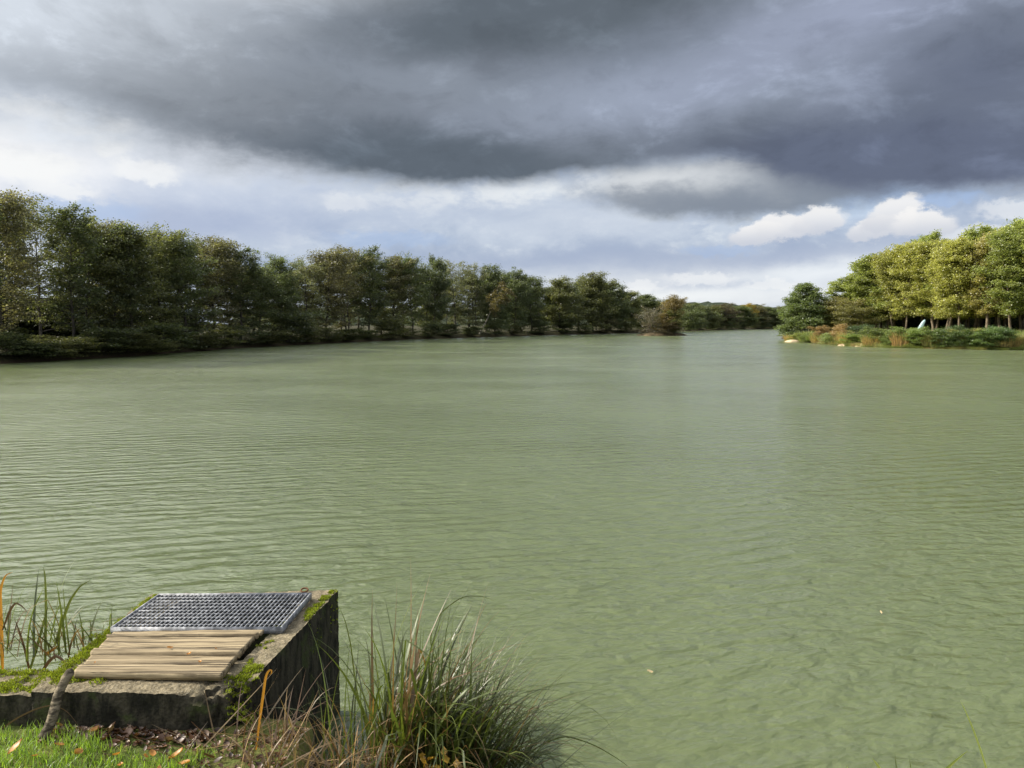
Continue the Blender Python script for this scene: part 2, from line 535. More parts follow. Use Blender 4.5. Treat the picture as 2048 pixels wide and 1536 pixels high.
c1 = t.comb(t.m('MULTIPLY', l1, 0.62), a1, 1.0)
h1 = train(c1, a1, 0.36, 16.0, 0.9)
h1b = train(c1, a2, 0.23, 20.0, 1.6)
h2 = t.noise(v2, 6.5, 2, 0.5, 0.4)          # irregular ripples
h3 = t.noise(v3, 22.0, 2, 0.5, 0.3)         # capillary ripples
h4 = t.noise(v4, 0.5, 2, 0.5)
m1, m2 = t.ss(patch, 0.36, 0.66), t.ss(patch, 0.62, 0.34)
H = t.m('MULTIPLY', t.m('MULTIPLY', h1, 0.0200), t.m('MULTIPLY_ADD', m1, 0.85, 0.15))
H = t.m('ADD', H, t.m('MULTIPLY', t.m('MULTIPLY', h1b, 0.0085), t.m('MULTIPLY_ADD', m2, 0.8, 0.2)))
H = t.m('ADD', H, t.m('MULTIPLY', h2, 0.044))
H = t.m('ADD', H, t.m('MULTIPLY', h3, 0.0105))
H = t.m('ADD', H, t.m('MULTIPLY', h4, 0.03))
H = t.m('MULTIPLY', H, t.m('MULTIPLY_ADD', t.ss(gust, 0.25, 0.75), 0.55, 0.75))
nb = bump(t, H, 1.0, 1.0)
tint = t.mix(t.ss(t.noise(pos, 0.03, 3, 0.5), 0.35, 0.65), (0.118, 0.143, 0.067), (0.140, 0.163, 0.082))
ruf = t.noise(t.vm('MULTIPLY', pos, (0.10, 0.14, 1)), 1.0, 5, 0.6)
p = principled(t, tint, t.m('MULTIPLY_ADD', t.ss(ruf, 0.3, 0.7), 0.13, 0.12), 0.5, nb)
p.inputs['Subsurface Weight'].default_value = 0.6
p.inputs['Subsurface Radius'].default_value = (0.22, 0.28, 0.12)
p.inputs['Subsurface Scale'].default_value = 0.35
p.inputs['IOR'].default_value = 1.33
t.l.new(p.outputs[0], t.out.inputs[0])
WATER = m
q = 2400
struct(obj("lake_water", mesh("lake_water", [(-q, -q, 0), (q, -q, 0), (q, q, 0), (-q, q, 0)], [(0, 1, 2, 3)], m)), "milky green rippled lake water", "lake")

# low wooded rise beyond the far bank
m, t = new_mat("far_woodland")
pos = t.n.new('ShaderNodeNewGeometry').outputs['Position']
p = principled(t, t.mix(t.ss(t.noise(pos, 0.12, 5, 0.7), 0.35, 0.65), (0.022, 0.032, 0.022), (0.05, 0.06, 0.035)), 1.0, 0.1)
t.l.new(p.outputs[0], t.out.inputs[0])
rng = np.random.default_rng(5)
hx = np.linspace(-200, 700, 260)
rows = []
for k, (yy, f) in enumerate(((560, 0.0), (585, 0.75), (620, 1.0), (700, 1.0), (800, 0.0))):
    hh = 15.5 + 2.2 * np.sin(hx / 61.0) + 1.6 * np.sin(hx / 23.0 + 1) + rng.normal(0, 0.9, len(hx))
    rows.append(np.column_stack([hx, np.full_like(hx, yy) + rng.normal(0, 3, len(hx)), hh * f]))
hv = np.concatenate(rows)
ii = np.arange(len(hv)).reshape(5, -1)
hf = np.stack([ii[:-1, :-1].ravel(), ii[:-1, 1:].ravel(), ii[1:, 1:].ravel(), ii[1:, :-1].ravel()], 1)
struct(obj("hills", mesh("hills", hv, hf, m)), "low dark wooded rise beyond the far bank", "hill")


# ------------------------------------------------------------------ tree builder
def tube(path, rad, sides=6):
    path = np.asarray(path, float)
    n = len(path)
    tan = np.gradient(path, axis=0)
    tan /= np.linalg.norm(tan, axis=1, keepdims=True) + 1e-9
    ref = np.where(np.abs(tan[:, 2:3]) > 0.9, np.array([[1., 0, 0]]), np.array([[0, 0, 1.]]))
    u = np.cross(tan, ref)
    u /= np.linalg.norm(u, axis=1, keepdims=True) + 1e-9
    w = np.cross(tan, u)
    an = np.arange(sides) * 2 * np.pi / sides
    rad = np.asarray(rad, float)[:, None, None]
    v = path[:, None, :] + rad * (np.cos(an)[None, :, None] * u[:, None, :] + np.sin(an)[None, :, None] * w[:, None, :])
    i = np.arange(n * sides).reshape(n, sides)
    j = np.roll(i, -1, 1)
    f = np.stack([i[:-1].ravel(), j[:-1].ravel(), j[1:].ravel(), i[1:].ravel()], 1)
    return v.reshape(-1, 3), f


class Geo:
    def __init__(self):
        self.v, self.f, self.k = [], [], 0

    def add(self, v, f):
        self.v.append(np.asarray(v, float))
        self.f.append(np.asarray(f) + self.k)
        self.k += len(v)

    def get(self):
        return np.concatenate(self.v), np.concatenate(self.f)


def leaf_quads(P, size, rng, flat=0.85):
    """one diamond leaf per point, turned at random"""
    n = len(P)
    a = rng.normal(0, 1, (n, 3))
    a[:, 2] *= flat
    a /= np.linalg.norm(a, axis=1, keepdims=True)
    b = rng.normal(0, 1, (n, 3))
    b[:, 2] *= flat
    b -= (b * a).sum(1, keepdims=True) * a
    b /= np.linalg.norm(b, axis=1, keepdims=True)
    s = size * rng.uniform(0.6, 1.35, (n, 1))
    v = np.stack([P - a * s * 0.5, P + b * s * 0.36, P + a * s * 0.5, P - b * s * 0.36], 1)
    return v.reshape(-1, 3), np.arange(4 * n).reshape(n, 4)


def prof_oval(t):
    return np.sin(np.pi * np.clip(0.12 + 0.86 * t, 0, 1)) ** 0.7


def prof_col(t):
    return np.sqrt(np.clip(1 - np.clip((t - 0.45) / 0.57, 0, 1) ** 2.2, 0.03, 1)) * np.clip(0.7 + 1.2 * t, 0, 1)


def prof_cone(t):
    return np.clip(1.0 - t, 0.03, 1) ** 0.72 * np.clip(0.80 + 1.2 * t, 0, 1)


def prof_dome(t):
    return np.sqrt(np.clip(1 - (t * 0.98) ** 2.4, 0.02, 1)) * np.clip(0.65 + 1.5 * t, 0, 1)


def make_tree(seed, H, Rc, base, nprim, nleaf, lsize, prof=prof_oval, up=(15, 65), stems=1, lean=(0, 0), spread=0.30, droop=0.0, trunk_r=0.012, sub=5, scat=0.24, wind=(0, 0)):
    rng = np.random.default_rng(seed)
    wood, tips, wts = Geo(), [], []
    for st in range(stems):
        sa = rng.uniform(0, 6.28)
        hS = H * (1 if st == 0 else rng.uniform(0.75, 0.97))
        off = np.array([math.cos(sa), math.sin(sa)]) * (0.0 if stems == 1 else Rc * rng.uniform(0.15, 0.5))
        tt = np.linspace(0, 1, 13)
        wob = np.cumsum(rng.normal(0, 0.010 * H, (13, 2)), 0) * 0.5
        wob[0] = 0
        tr = np.column_stack([off[0] * tt ** 0.8 + wob[:, 0] + lean[0] * tt, off[1] * tt ** 0.8 + wob[:, 1] + lean[1] * tt, hS * tt])
        if stems > 1:
            tr[:, :2] += rng.normal(0, 0.12 * Rc * 0.3, 2)
        rr = H * trunk_r * (1 if stems == 1 else 0.7) * ((1 - tt) ** 0.9 * 0.92 + 0.05)
        rr[0] *= 1.5
        wood.add(*tube(tr, rr, 7))
        npr = max(3, nprim // stems)
        for i in range(npr):
            u = (i + rng.uniform(0, 1)) / npr
            t0 = base + (1 - base) * u ** 0.9
            p0 = np.array([np.interp(t0, tt, tr[:, k]) for k in range(3)])
            a = i * 2.39996 + rng.normal(0, 0.5) + sa
            e = R(up[0] + (up[1] - up[0]) * u + rng.normal(0, 9))
            L = Rc * float(prof(np.array(u))) * rng.uniform(0.62, 1.12) * (1 if stems == 1 else 0.75) / max(math.cos(e), 0.55)
            L = max(L, 0.10 * Rc)
            d = np.array([math.cos(a) * math.cos(e), math.sin(a) * math.cos(e), math.sin(e)])
            s = np.linspace(0, 1, 6)
            bp = p0 + d * L * s[:, None]
            bp[:, 2] += (-droop * L * s ** 2)
            bp[1:] += np.cumsum(rng.normal(0, 0.035 * L, (5, 3)), 0)
            bp[:, 0] += wind[0] * L * s ** 1.5
            bp[:, 1] += wind[1] * L * s ** 1.5
            r0 = float(np.interp(t0, tt, rr)) * 0.55
            wood.add(*tube(bp, r0 * (1 - 0.88 * s), 4))
            nsub = max(2, int(round(sub * (0.5 + L / Rc))))
            for j in range(nsub):
                q = rng.uniform(0.22, 1.0)
                b0 = np.array([np.interp(q, s, bp[:, k]) for k in range(3)])
                a2 = a + rng.choice([-1, 1]) * rng.uniform(0.4, 1.2)
                e2 = e * 0.5 + rng.normal(0.12, 0.35)
                l2 = L * rng.uniform(0.25, 0.5) * (1.15 - 0.5 * q)
                d2 = np.array([math.cos(a2) * math.cos(e2), math.sin(a2) * math.cos(e2), math.sin(e2)])
                s2 = np.linspace(0, 1, 4)
                tw = b0 + d2 * l2 * s2[:, None]
                tw[:, 2] -= droop * l2 * s2 ** 2
                wood.add(*tube(tw, r0 * 0.35 * (1 - 0.85 * s2) + 0.004, 3))
                tips.append((tw[0], tw[-1]))
                wts.append(l2 + 0.15)
            tips.append((bp[3], bp[-1]))
            wts.append(L * 0.5)
        tips.append((tr[-3], tr[-1]))
        wts.append(H * 0.06)
    wts = np.array(wts) * rng.uniform(0.35, 1.5, len(wts))
    idx = rng.choice(len(tips), nleaf, p=wts / wts.sum())
    A = np.array([x[0] for x in tips])[idx]
    B = np.array([x[1] for x in tips])[idx]
    k = rng.uniform(0.15, 1.06, (nleaf, 1))
    P = A + (B - A) * k + rng.normal(0, 1, (nleaf, 3)) * np.array([scat, scat, scat * 0.62]) * Rc * 0.36
    P[:, 2] = np.maximum(P[:, 2], 0.05 * lsize + 0.03)
    lv, lf = leaf_quads(P, lsize, rng)
    wv, wf = wood.get()
    return (wv, wf), (lv, lf), H, Rc


KINDS = {}


def kind(name, bark=BARK, **kw):
    (wv, wf), (lv, lf), H, Rc = make_tree(**kw)
    if not name.startswith("leaning"):
        c = np.median(lv[:, :2], 0)
        Rc = float(np.percentile(np.hypot(*(lv[:, :2] - c).T), 95))
        H = float(np.percentile(lv[:, 2], 99.8))
    KINDS[name] = (mesh(name + "_trunk", wv, wf, bark, True), mesh(name + "_crown", lv, lf, LEAF), H, Rc)


# alders of the left bank
for s in range(5):
    kind(f"alder{s}", seed=11 + s, H=13, Rc=(2.2, 2.5, 2.0, 2.6, 2.3)[s], base=0.13, nprim=70, nleaf=(15500, 18000, 12000, 18500, 16000)[s], lsize=0.175, prof=prof_col, up=(8, 70), sub=7, scat=0.30, trunk_r=0.010)
for s in range(2):
    kind(f"thin{s}", seed=31 + s, H=13, Rc=2.5, base=0.12, nprim=50, nleaf=10500, lsize=0.16, prof=prof_col, up=(10, 66), sub=5, trunk_r=0.010, stems=1 + s)
for s in range(3):
    kind(f"oak{s}", seed=41 + s, H=13, Rc=4.2, base=0.10, nprim=52, nleaf=30000, lsize=0.23, prof=prof_dome, up=(5, 58), sub=7)
# grove on the right
for s in range(5):
    kind(f"grove{s}", BARK_BROWN, seed=61 + s, H=14, Rc=(2.3, 2.0, 2.5, 2.1, 2.4)[s], base=0.20, nprim=60, nleaf=30000, lsize=0.21, scat=0.34, prof=prof_col, up=(14, 72), sub=6, trunk_r=0.0115, wind=(0.12, 0))
kind("cone0", seed=81, H=8.6, Rc=3.7, base=0.02, nprim=120, nleaf=36000, lsize=0.19, prof=prof_cone, up=(-6, 50), sub=6, scat=0.17)
for s in range(4):
    kind(f"shrub{s}", seed=91 + s, H=3.2, Rc=(2.0, 1.6, 2.3, 1.8)[s], base=0.04, nprim=36, nleaf=8000, lsize=0.13, prof=prof_dome, up=(5, 65), stems=3, sub=4, scat=0.3)
kind("bare0", BARK_BROWN, seed=111, H=7.0, Rc=3.6, base=0.05, nprim=60, nleaf=3800, lsize=0.20, prof=prof_dome, up=(10, 70), stems=4, sub=7)
kind("bushy0", seed=121, H=8.5, Rc=4.0, base=0.04, nprim=54, nleaf=22000, lsize=0.20, prof=prof_dome, up=(5, 65), stems=2, sub=6)
kind("leaning0", BARK_PALE, seed=131, H=8.2, Rc=2.4, base=0.52, nprim=22, nleaf=3800, lsize=0.22, up=(-20, 40), lean=(4.4, 0), droop=0.6, sub=6, trunk_r=0.013)

RNG = random.Random(3)
ORD = ("first second third fourth fifth sixth seventh eighth ninth tenth eleventh twelfth thirteenth fourteenth fifteenth sixteenth seventeenth eighteenth nineteenth "
       "twentieth twenty-first twenty-second twenty-third twenty-fourth twenty-fifth twenty-sixth twenty-seventh twenty-eighth twenty-ninth thirtieth thirty-first "
       "thirty-second thirty-third thirty-fourth thirty-fifth thirty-sixth thirty-seventh thirty-eighth thirty-ninth fortieth").split()


def plant(name, k, x, y, h, w, tint, label, cat, group=None, z=None, rot=None):
    """a tree or shrub: an Empty at its foot, trunk and crown its parts"""
    tm, cm, H, Rc = KINDS[k]
    r = bpy.data.objects.new(name, None)
    COL.objects.link(r)
    r.empty_display_size = 0.5
    r.location = (x, y, (gz(x, y) if z is None else z) - 0.05)
    r.rotation_euler = (0, 0, RNG.uniform(0, 6.28) if rot is None else rot)
    w *= RNG.uniform(0.88, 1.12)
    if rot is None and h > 5:
        r.rotation_euler = (R(RNG.uniform(-3.5, 3.5)), R(RNG.uniform(-3.5, 3.5)), r.rotation_euler[2])
    r.scale = (w / Rc, w / Rc, h / H)
    tag(r, label, cat, group)
    obj("trunk", tm, r)
    j = RNG.uniform(0.85, 1.15)
    obj("crown", cm, r, color=tuple(c * j for c in tint))
    return r


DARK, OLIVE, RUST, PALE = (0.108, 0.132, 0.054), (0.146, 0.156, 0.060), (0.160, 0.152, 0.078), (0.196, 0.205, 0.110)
LSH = sorted((x, y) for x, y in left_px)


def bank_point(px, back=3.0):
    py = np.interp(px, [a for a, b in LSH], [b for a, b in LSH])
    y = on_z(px, py)[1] + back
    return (px - 1024) / FPX * y * math.cos(PITCH), y


def top_height(px, top, x, y, z0):
    return on_y(px, top, y)[2] - z0


# left bank, front row: photo column, crown top row, set back, kind, half width, tint, look
LB = [(-150, 380, 4, "alder1", 3.0, OLIVE, "olive"), (-70, 372, 4, "alder0", 2.8, DARK, "dark green"),
      (8, 386, 4, "alder3", 2.7, RUST, "rusty olive"), (82, 402, 5, "thin0", 2.6, OLIVE, "thin leaved olive"), (140, 416, 4, "alder2", 2.5, DARK, "open crowned dark green"),
      (172, 436, 6, "alder1", 2.4, OLIVE, "slim olive"), (205, 448, 8, "thin1", 2.6, RUST, "thin grey-brown"), (232, 450, 5, "alder3", 2.6, DARK, "dark narrow"), (262, 446, 4, "alder0", 3.0, OLIVE, "twin trunked olive"), (318, 452, 6, "alder4", 2.9, OLIVE, "bushy topped olive"),
      (372, 470, 4, "alder1", 3.0, DARK, "dark green"), (428, 476, 7, "alder3", 3.2, RUST, "rusty topped"), (478, 500, 4, "alder2", 3.0, DARK, "dark green"),
      (520, 535, 4, "alder4", 2.8, DARK, "low dark"), (566, 512, 5, "alder1", 3.2, DARK, "round topped dark green"), (612, 520, 8, "thin0", 3.0, PALE, "pale thin leaved"),
      (655, 500, 6, "alder3", 3.2, RUST, "brownish"), (696, 490, 5, "thin1", 3.4, RUST, "tall thin brown"), (738, 497, 4, "alder0", 3.4, DARK, "tall dark green"),
      (788, 512, 6, "alder2", 3.2, RUST, "rust tinged"), (826, 510, 4, "alder4", 3.2, DARK, "dark green"), (866, 514, 5, "oak1", 3.4, DARK, "broad dark green"),
      (912, 521, 5, "thin0", 3.4, PALE, "pale feathery"), (948, 530, 6, "thin1", 3.2, PALE, "pale grey-green"), (990, 534, 5, "oak0", 4.0, DARK, "broad dark green"),
      (1030, 540, 5, "oak2", 4.0, DARK, "dense dark"), (1062, 552, 5, "alder3", 4.0, DARK, "dark shaded"), (1118, 556, 5, "oak1", 5.2, OLIVE, "round headed olive"),
      (1186, 548, 5, "oak0", 6.0, OLIVE, "big dome shaped oak-like"), (1218, 566, 6, "oak2", 5.0, DARK, "dark sloping"), (1252, 580, 6, "oak1", 5.2, OLIVE, "olive topped"), (1290, 589, 7, "oak2", 5.6, DARK, "low dark green"),
      (1330, 600, 8, "oak0", 5.4, DARK, "small dark green")]
vis = 0
for px, top, back, k, w, tint, look in LB:
    x, y = bank_point(px, back)
    z0 = gz(x, y)
    h = top_height(px, top, x, y, z0) * 1.02
    if px >= 0:
        lab = f"{look} tree, {ORD[vis]} from the left in the left bank's front row"
        vis += 1
    else:
        lab = f"{look} waterside tree out of view left of the left bank's front row"
    w *= 0.86 if px < 1070 else 1.0
    plant("alder_tree" if not k.startswith("oak") else "broadleaf_tree", k, x, y, h, w, tint, lab, "tree", "trees along the left bank", z0)

# left bank, behind
for i, px in enumerate([40, 190, 260, 300, 350, 400, 455, 500, 545, 590, 635, 680, 720, 765, 805, 850, 890, 935, 970, 1010, 1045, 1085, 1120, 1155, 1190, 1225, 1260, 1300]):
    back = 11 + RNG.uniform(0, 5)
    x, y = bank_point(px + RNG.uniform(-8, 8), back)
    top = np.interp(px, [a[0] for a in LB], [a[1] for a in LB]) + RNG.uniform(10, 34) * (1.0 if px < 900 else 0.6)
    z0 = gz(x, y)
    kx = RNG.choice(["alder0", "alder1", "alder3", "alder4", "oak1", "oak2"]) if px > 420 else RNG.choice(["alder2", "thin0", "thin1"])
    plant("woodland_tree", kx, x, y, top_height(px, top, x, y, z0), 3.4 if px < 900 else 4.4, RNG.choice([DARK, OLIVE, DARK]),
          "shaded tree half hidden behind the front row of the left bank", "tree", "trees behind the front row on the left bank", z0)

# left bank, understorey
US = [(20, 1.6, 3.4, DARK), (60, 1.2, 3.0, DARK), (108, 0.9, 2.6, OLIVE), (150, 1.4, 3.4, OLIVE), (205, 1.2, 4.2, DARK), (250, 1.2, 3.4, OLIVE), (300, 1.2, 3.6, OLIVE), (345, 1.4, 4.8, DARK),
      (395, 1.2, 4.0, OLIVE), (440, 1.3, 4.2, OLIVE), (490, 1.4, 4.4, DARK), (530, 1.3, 5.0, OLIVE), (575, 1.4, 7.0, DARK), (610, 1.3, 5.0, OLIVE), (655, 1.2, 4.0, (0.10, 0.11, 0.035)), (690, 1.2, 4.0, (0.10, 0.12, 0.035)),
      (735, 1.4, 4.4, (0.09, 0.11, 0.03)), (775, 1.4, 5.6, OLIVE), (815, 1.4, 4.4, OLIVE), (855, 1.4, 5.4, DARK), (900, 1.5, 5.0, DARK), (945, 1.5, 5.5, DARK), (990, 1.5, 5.4, DARK), (1035, 1.5, 5.5, OLIVE), (1080, 1.5, 6.0, DARK),
      (1130, 1.6, 6.5, DARK), (1170, 1.6, 6.0, DARK), (1210, 1.6, 6.0, RUST), (1250, 1.6, 7.0, OLIVE), (1290, 1.6, 7.5, DARK), (1340, 1.6, 7.5, OLIVE)]
for i, (px, back, h, tint) in enumerate(US):
    h *= (0.42, 0.28, 0.52, 0.34, 0.44)[i % 5]
    x, y = bank_point(px, back - 0.5)
    look = {DARK: "dark green", OLIVE: "olive green", RUST: "rust brown"}.get(tint, "bright yellow-green")
    tint = tuple(c * 0.85 for c in tint)
    plant("waterside_shrub", f"shrub{i % 4}", x, y, h, 1.7 + h * 0.30, tint, f"{look} shrub overhanging the water, {ORD[i]} from the left along the left bank", "shrub", "shrubs along the left bank's waterline")

for i, px in enumerate(range(-40, 380, 26)):
    x, y = bank_point(px + RNG.uniform(-6, 6), 10 + RNG.uniform(0, 3))
    plant("thicket_shrub", f"shrub{i % 4}", x, y, RNG.uniform(2.6, 4.2), 2.4, DARK, "dark thicket shrub seen between the trunks at the left bank's near end", "shrub", "thicket behind the left bank's trunks")

# leaning pale trunk among the left bank trees
x, y = bank_point(958, 1.5)
plant("leaning_tree", "leaning0", x, y, 9.2, 2.4, (0.15, 0.125, 0.045), "pale leaning trunk with drooping yellowish crown among the dark left bank trees", "tree", rot=0.0)

# far bank
FAR = [(1376, 606, "oak1", DARK, "dark green"), (1398, 608, "oak0", OLIVE, "olive"), (1420, 612, "alder3", (0.10, 0.085, 0.06), "greyish brown"), (1436, 609, "oak2", (0.11, 0.085, 0.05), "brownish"), (1452, 607, "oak1", (0.095, 0.085, 0.05), "bushy brown-grey"),
       (1474, 611, "oak0", DARK, "dark green"), (1494, 606, "alder1", (0.30, 0.22, 0.03), "bright yellow"), (1510, 609, "oak2", RUST, "rusty"), (1530, 613, "oak1", DARK, "low dark green"), (1547, 618, "oak0", OLIVE, "low olive"),
       (1564, 612, "oak2", OLIVE, "olive green"), (1586, 608, "oak1", DARK, "dark half hidden"), (1615, 610, "oak0", DARK, "dark overlapped"), (1640, 612, "oak2", OLIVE, "olive overlapped")]
for i, (px, top, k, tint, look) in enumerate(FAR):
    x, y = bank_point(px, 8)
    y = min(y, 430)
    x = (px - 1024) / FPX * y
    plant("far_bank_tree", k, x, y, top_height(px, top, x, y, gz(x, y)), 6.8 if not look == "bright yellow" else 4.6, tint, f"{look} tree on the far bank, {ORD[i]} from the left there", "tree", "trees on the far bank")
for i, px in enumerate(range(1372, 1660, 13)):
    x, y = bank_point(px, 3)
    y = min(y, 420)
    plant("far_bank_shrub", f"shrub{i % 4}", (px - 1024) / FPX * y, y, 6.5 + (i * 37 % 5) * 0.5, 4.2, (DARK, OLIVE, DARK)[i % 3], "dark shrub at the foot of the far bank's trees", "shrub", "shrubs at the far bank's waterline")

# ------------------------------------------------------------------ islet
ic = on_z(1322, 671.2)
an = np.linspace(0, 2 * np.pi, 40, endpoint=False)
irng = np.random.default_rng(8)
rad = 1 + 0.12 * np.sin(3 * an + 1) + 0.08 * np.sin(5 * an)
rings = [(1.0, -0.3), (0.94, 0.12), (0.75, 0.42), (0.4, 0.58), (0.02, 0.6)]
iv = np.concatenate([np.column_stack([np.cos(an) * rad * s * 4.9, np.sin(an) * rad * s * 3.0, np.full(40, z)]) for s, z in rings])
iv[:, 2] += irng.normal(0, 0.03, len(iv))
ii = np.arange(200).reshape(5, 40)
jj = np.roll(ii, -1, 1)
iff = np.stack([ii[:-1].ravel(), jj[:-1].ravel(), jj[1:].ravel(), ii[1:].ravel()], 1)
m, t = new_mat("islet_soil")
pos = t.n.new('ShaderNodeNewGeometry').outputs['Position']
p = principled(t, t.mix(t.ss(t.noise(pos, 2.5, 4), 0.4, 0.6), (0.05, 0.04, 0.025), (0.16, 0.12, 0.07)), 0.95, 0.1)
t.l.new(p.outputs[0], t.out.inputs[0])
isl = struct(obj("islet_ground", mesh("islet_ground", iv, iff, m, True), loc=(ic[0], ic[1], 0)), "small muddy islet in the middle of the lake", "islet")
plant("bare_shrub", "bare0", ic[0] - 2.4, ic[1] - 0.3, 5.6, 2.7, (0.16, 0.145, 0.105), "nearly bare grey-brown bush on the left of the islet", "bush", z=0.4)
plant("autumn_tree", "bushy0", ic[0] + 1.6, ic[1] + 0.5, 7.6, 2.9, (0.215, 0.165, 0.062), "orange-brown autumn tree on the islet", "tree", z=0.5)
plant("islet_shrub", "bushy0", ic[0] + 2.7, ic[1] - 0.8, 5.0, 2.2, (0.17, 0.18, 0.055), "yellow-green shrub below the orange tree on the islet", "shrub", z=0.4)
plant("islet_shrub", "shrub2", ic[0] + 0.3, ic[1] - 1.6, 2.6, 2.6, (0.09, 0.07, 0.03), "low brown shrub at the islet's waterline", "shrub", z=0.2)

# ------------------------------------------------------------------ right shore
YG, GR, BR = (0.375, 0.375, 0.110), (0.295, 0.335, 0.100), (0.39, 0.355, 0.130)
GV = [(1698, 552, 122, "grove1", 2.9, GR, "low pale green"), (1722, 522, 119, "grove0", 3.0, GR, "rounded fresh green"), (1752, 508, 115, "grove3", 3.0, GR, "leafy green"),
      (1782, 500, 112, "grove2", 3.0, YG, "yellow-green"), (1808, 484, 110, "grove4", 2.8, YG, "yellow-green"), (1838, 466, 112, "grove1", 2.6, GR, "tall pointed green"),
      (1864, 478, 106, "grove0", 2.9, YG, "golden green"), (1890, 486, 103, "grove2", 2.9, YG, "yellowish"), (1916, 478, 101, "grove4", 2.9, YG, "bright yellow-green"),
      (1946, 454, 104, "grove3", 2.7, GR, "tall green"), (1972, 468, 98, "grove1", 2.8, BR, "brownish yellow"), (1996, 456, 99, "grove0", 2.8, BR, "brown-tinged"),
      (2022, 462, 96, "grove2", 2.9, GR, "green"), (2050, 436, 95, "grove4", 3.0, GR, "tall dark-sided green"), (2085, 430, 93, "grove3", 3.0, GR, "tall green"), (2125, 425, 92, "grove0", 3.0, YG, "tall yellow-green"), (2170, 420, 92, "grove2", 3.0, GR, "tall green")]
for i, (px, top, y, k, w, tint, look) in enumerate(GV):
    x = (px - 1024) / FPX * y
    z0 = gz(x, y)
    lab = f"{look} tree, {ORD[i]} from the left in the right grove's front row" if px < 2060 else f"{look} tree out of view beyond the right grove's front row"
    plant("grove_tree", k, x, y, top_height(px, top, x, y, z0), w * 0.94, tint, lab, "tree", "front row trees of the right grove", z0)
for r_, (dy, dn, cnt) in enumerate(((3.2, 4, 16), (8, 12, 15), (15, 22, 15), (23, 30, 14))):
    for i in range(cnt):
        px = 1722 + (i + RNG.uniform(-0.25, 0.25)) * 29
        y = float(np.interp(px, [a[0] for a in GV], [a[2] for a in GV])) + dy + RNG.uniform(-2, 2)
        top = float(np.interp(px - dn, [a[0] for a in GV], [a[1] for a in GV])) + RNG.uniform(6, 26)
        x = (px - 1024) / FPX * y
        z0 = gz(x, y)
        plant("grove_tree", RNG.choice(["grove0", "grove1", "grove2", "grove3", "grove4"]), x, y, top_height(px, top, x, y, z0), 2.8, RNG.choice([GR, YG, GR]),
              "tree standing deep in the shade behind the right grove's front row", "tree", "inner trees of the right grove", z0)
# dark undergrowth inside the grove
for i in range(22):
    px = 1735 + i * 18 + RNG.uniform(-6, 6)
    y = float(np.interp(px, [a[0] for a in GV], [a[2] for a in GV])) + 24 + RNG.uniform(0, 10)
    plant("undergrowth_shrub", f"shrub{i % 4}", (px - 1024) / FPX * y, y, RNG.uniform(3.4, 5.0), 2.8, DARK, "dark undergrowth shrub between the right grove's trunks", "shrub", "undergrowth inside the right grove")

x, y = on_z(1602, 681)[:2]
y += 4
x = (1603 - 1024) / FPX * y
plant("conical_alder", "cone0", x, y, top_height(1603, 567, x, y, gz(x, y)), 3.9, (0.175, 0.225, 0.080), "dark green cone shaped tree at the tip of the right shore", "tree", z=gz(x, y))
plant("thicket_tree", "bushy0", (1680 - 1024) / FPX * 116, 116, 5.4, 3.4, (0.24, 0.22, 0.085), "brownish bushy tree between the cone shaped tree and the grove", "tree")
plant("thicket_tree", "bushy0", (1655 - 1024) / FPX * 128, 128, 6.0, 2.6, (0.17, 0.21, 0.08), "slim pale green tree just right of the cone shaped tree", "tree")
plant("thicket_tree", "bushy0", (1712 - 1024) / FPX * 112, 112, 4.2, 3.2, (0.21, 0.20, 0.075), "low olive-brown bushy tree before the grove's left end", "tree")


# ribbon blades (grass, sedge, reeds)
def blades(base, az_, lean, length, width, bend, rng, seg=7, twist=0.6, kink=None):
    n = len(base)
    s = np.linspace(0, 1, seg + 1)
    th = lean[:, None] + bend[:, None] * s[None, :] ** 1.6
    if kink is not None:
        th = th + kink[:, None] * (s[None, :] > 0.62)
    ds = length[:, None] / seg
    r = np.concatenate([np.zeros((n, 1)), np.cumsum(np.sin(th[:, :-1]) * ds, 1)], 1)
    z = np.concatenate([np.zeros((n, 1)), np.cumsum(np.cos(th[:, :-1]) * ds, 1)], 1)
    A = az_[:, None] + twist * rng.normal(0, 0.25, (n, 1)) * s[None, :]
    c = np.stack([base[:, 0:1] + r * np.cos(A), base[:, 1:2] + r * np.sin(A), base[:, 2:3] + z], 2)
    ra = az_ + np.pi / 2 + rng.normal(0, 0.7, n) * twist
    side = np.stack([np.cos(ra), np.sin(ra), np.zeros(n)], 1)[:, None, :]
    w = width[:, None] * (np.clip(1 - s ** 2.2, 0.03, 1) * np.clip(0.55 + 2 * s, 0, 1))[None, :]
    v = np.stack([c - side * w[:, :, None] * 0.5, c + side * w[:, :, None] * 0.5], 2)
    i = np.arange(n * (seg + 1) * 2).reshape(n, seg + 1, 2)
    f = np.stack([i[:, :-1, 0].ravel(), i[:, :-1, 1].ravel(), i[:, 1:, 1].ravel(), i[:, 1:, 0].ravel()], 1)
    return v.reshape(-1, 3), f


def tuft(seed, n, rad, L, wid, lean, bend, seg=5):
    rng = np.random.default_rng(seed)
    a = rng.uniform(0, 6.283, n)
    rr = rad * np.sqrt(rng.uniform(0, 1, n))
    b = np.column_stack([rr * np.cos(a), rr * np.sin(a), np.zeros(n)])
    return blades(b, a + rng.normal(0, 0.6, n), np.abs(rng.normal(lean, 0.15, n)), L * rng.uniform(0.55, 1.1, n), wid * rng.uniform(0.6, 1.3, n), np.abs(rng.normal(bend, 0.4, n)), rng, seg)


TUFT = [mesh("reed_tuft", *tuft(200 + i, 260, 0.75, 1.15, 0.035, 0.25, 0.9), LEAF) for i in range(3)]
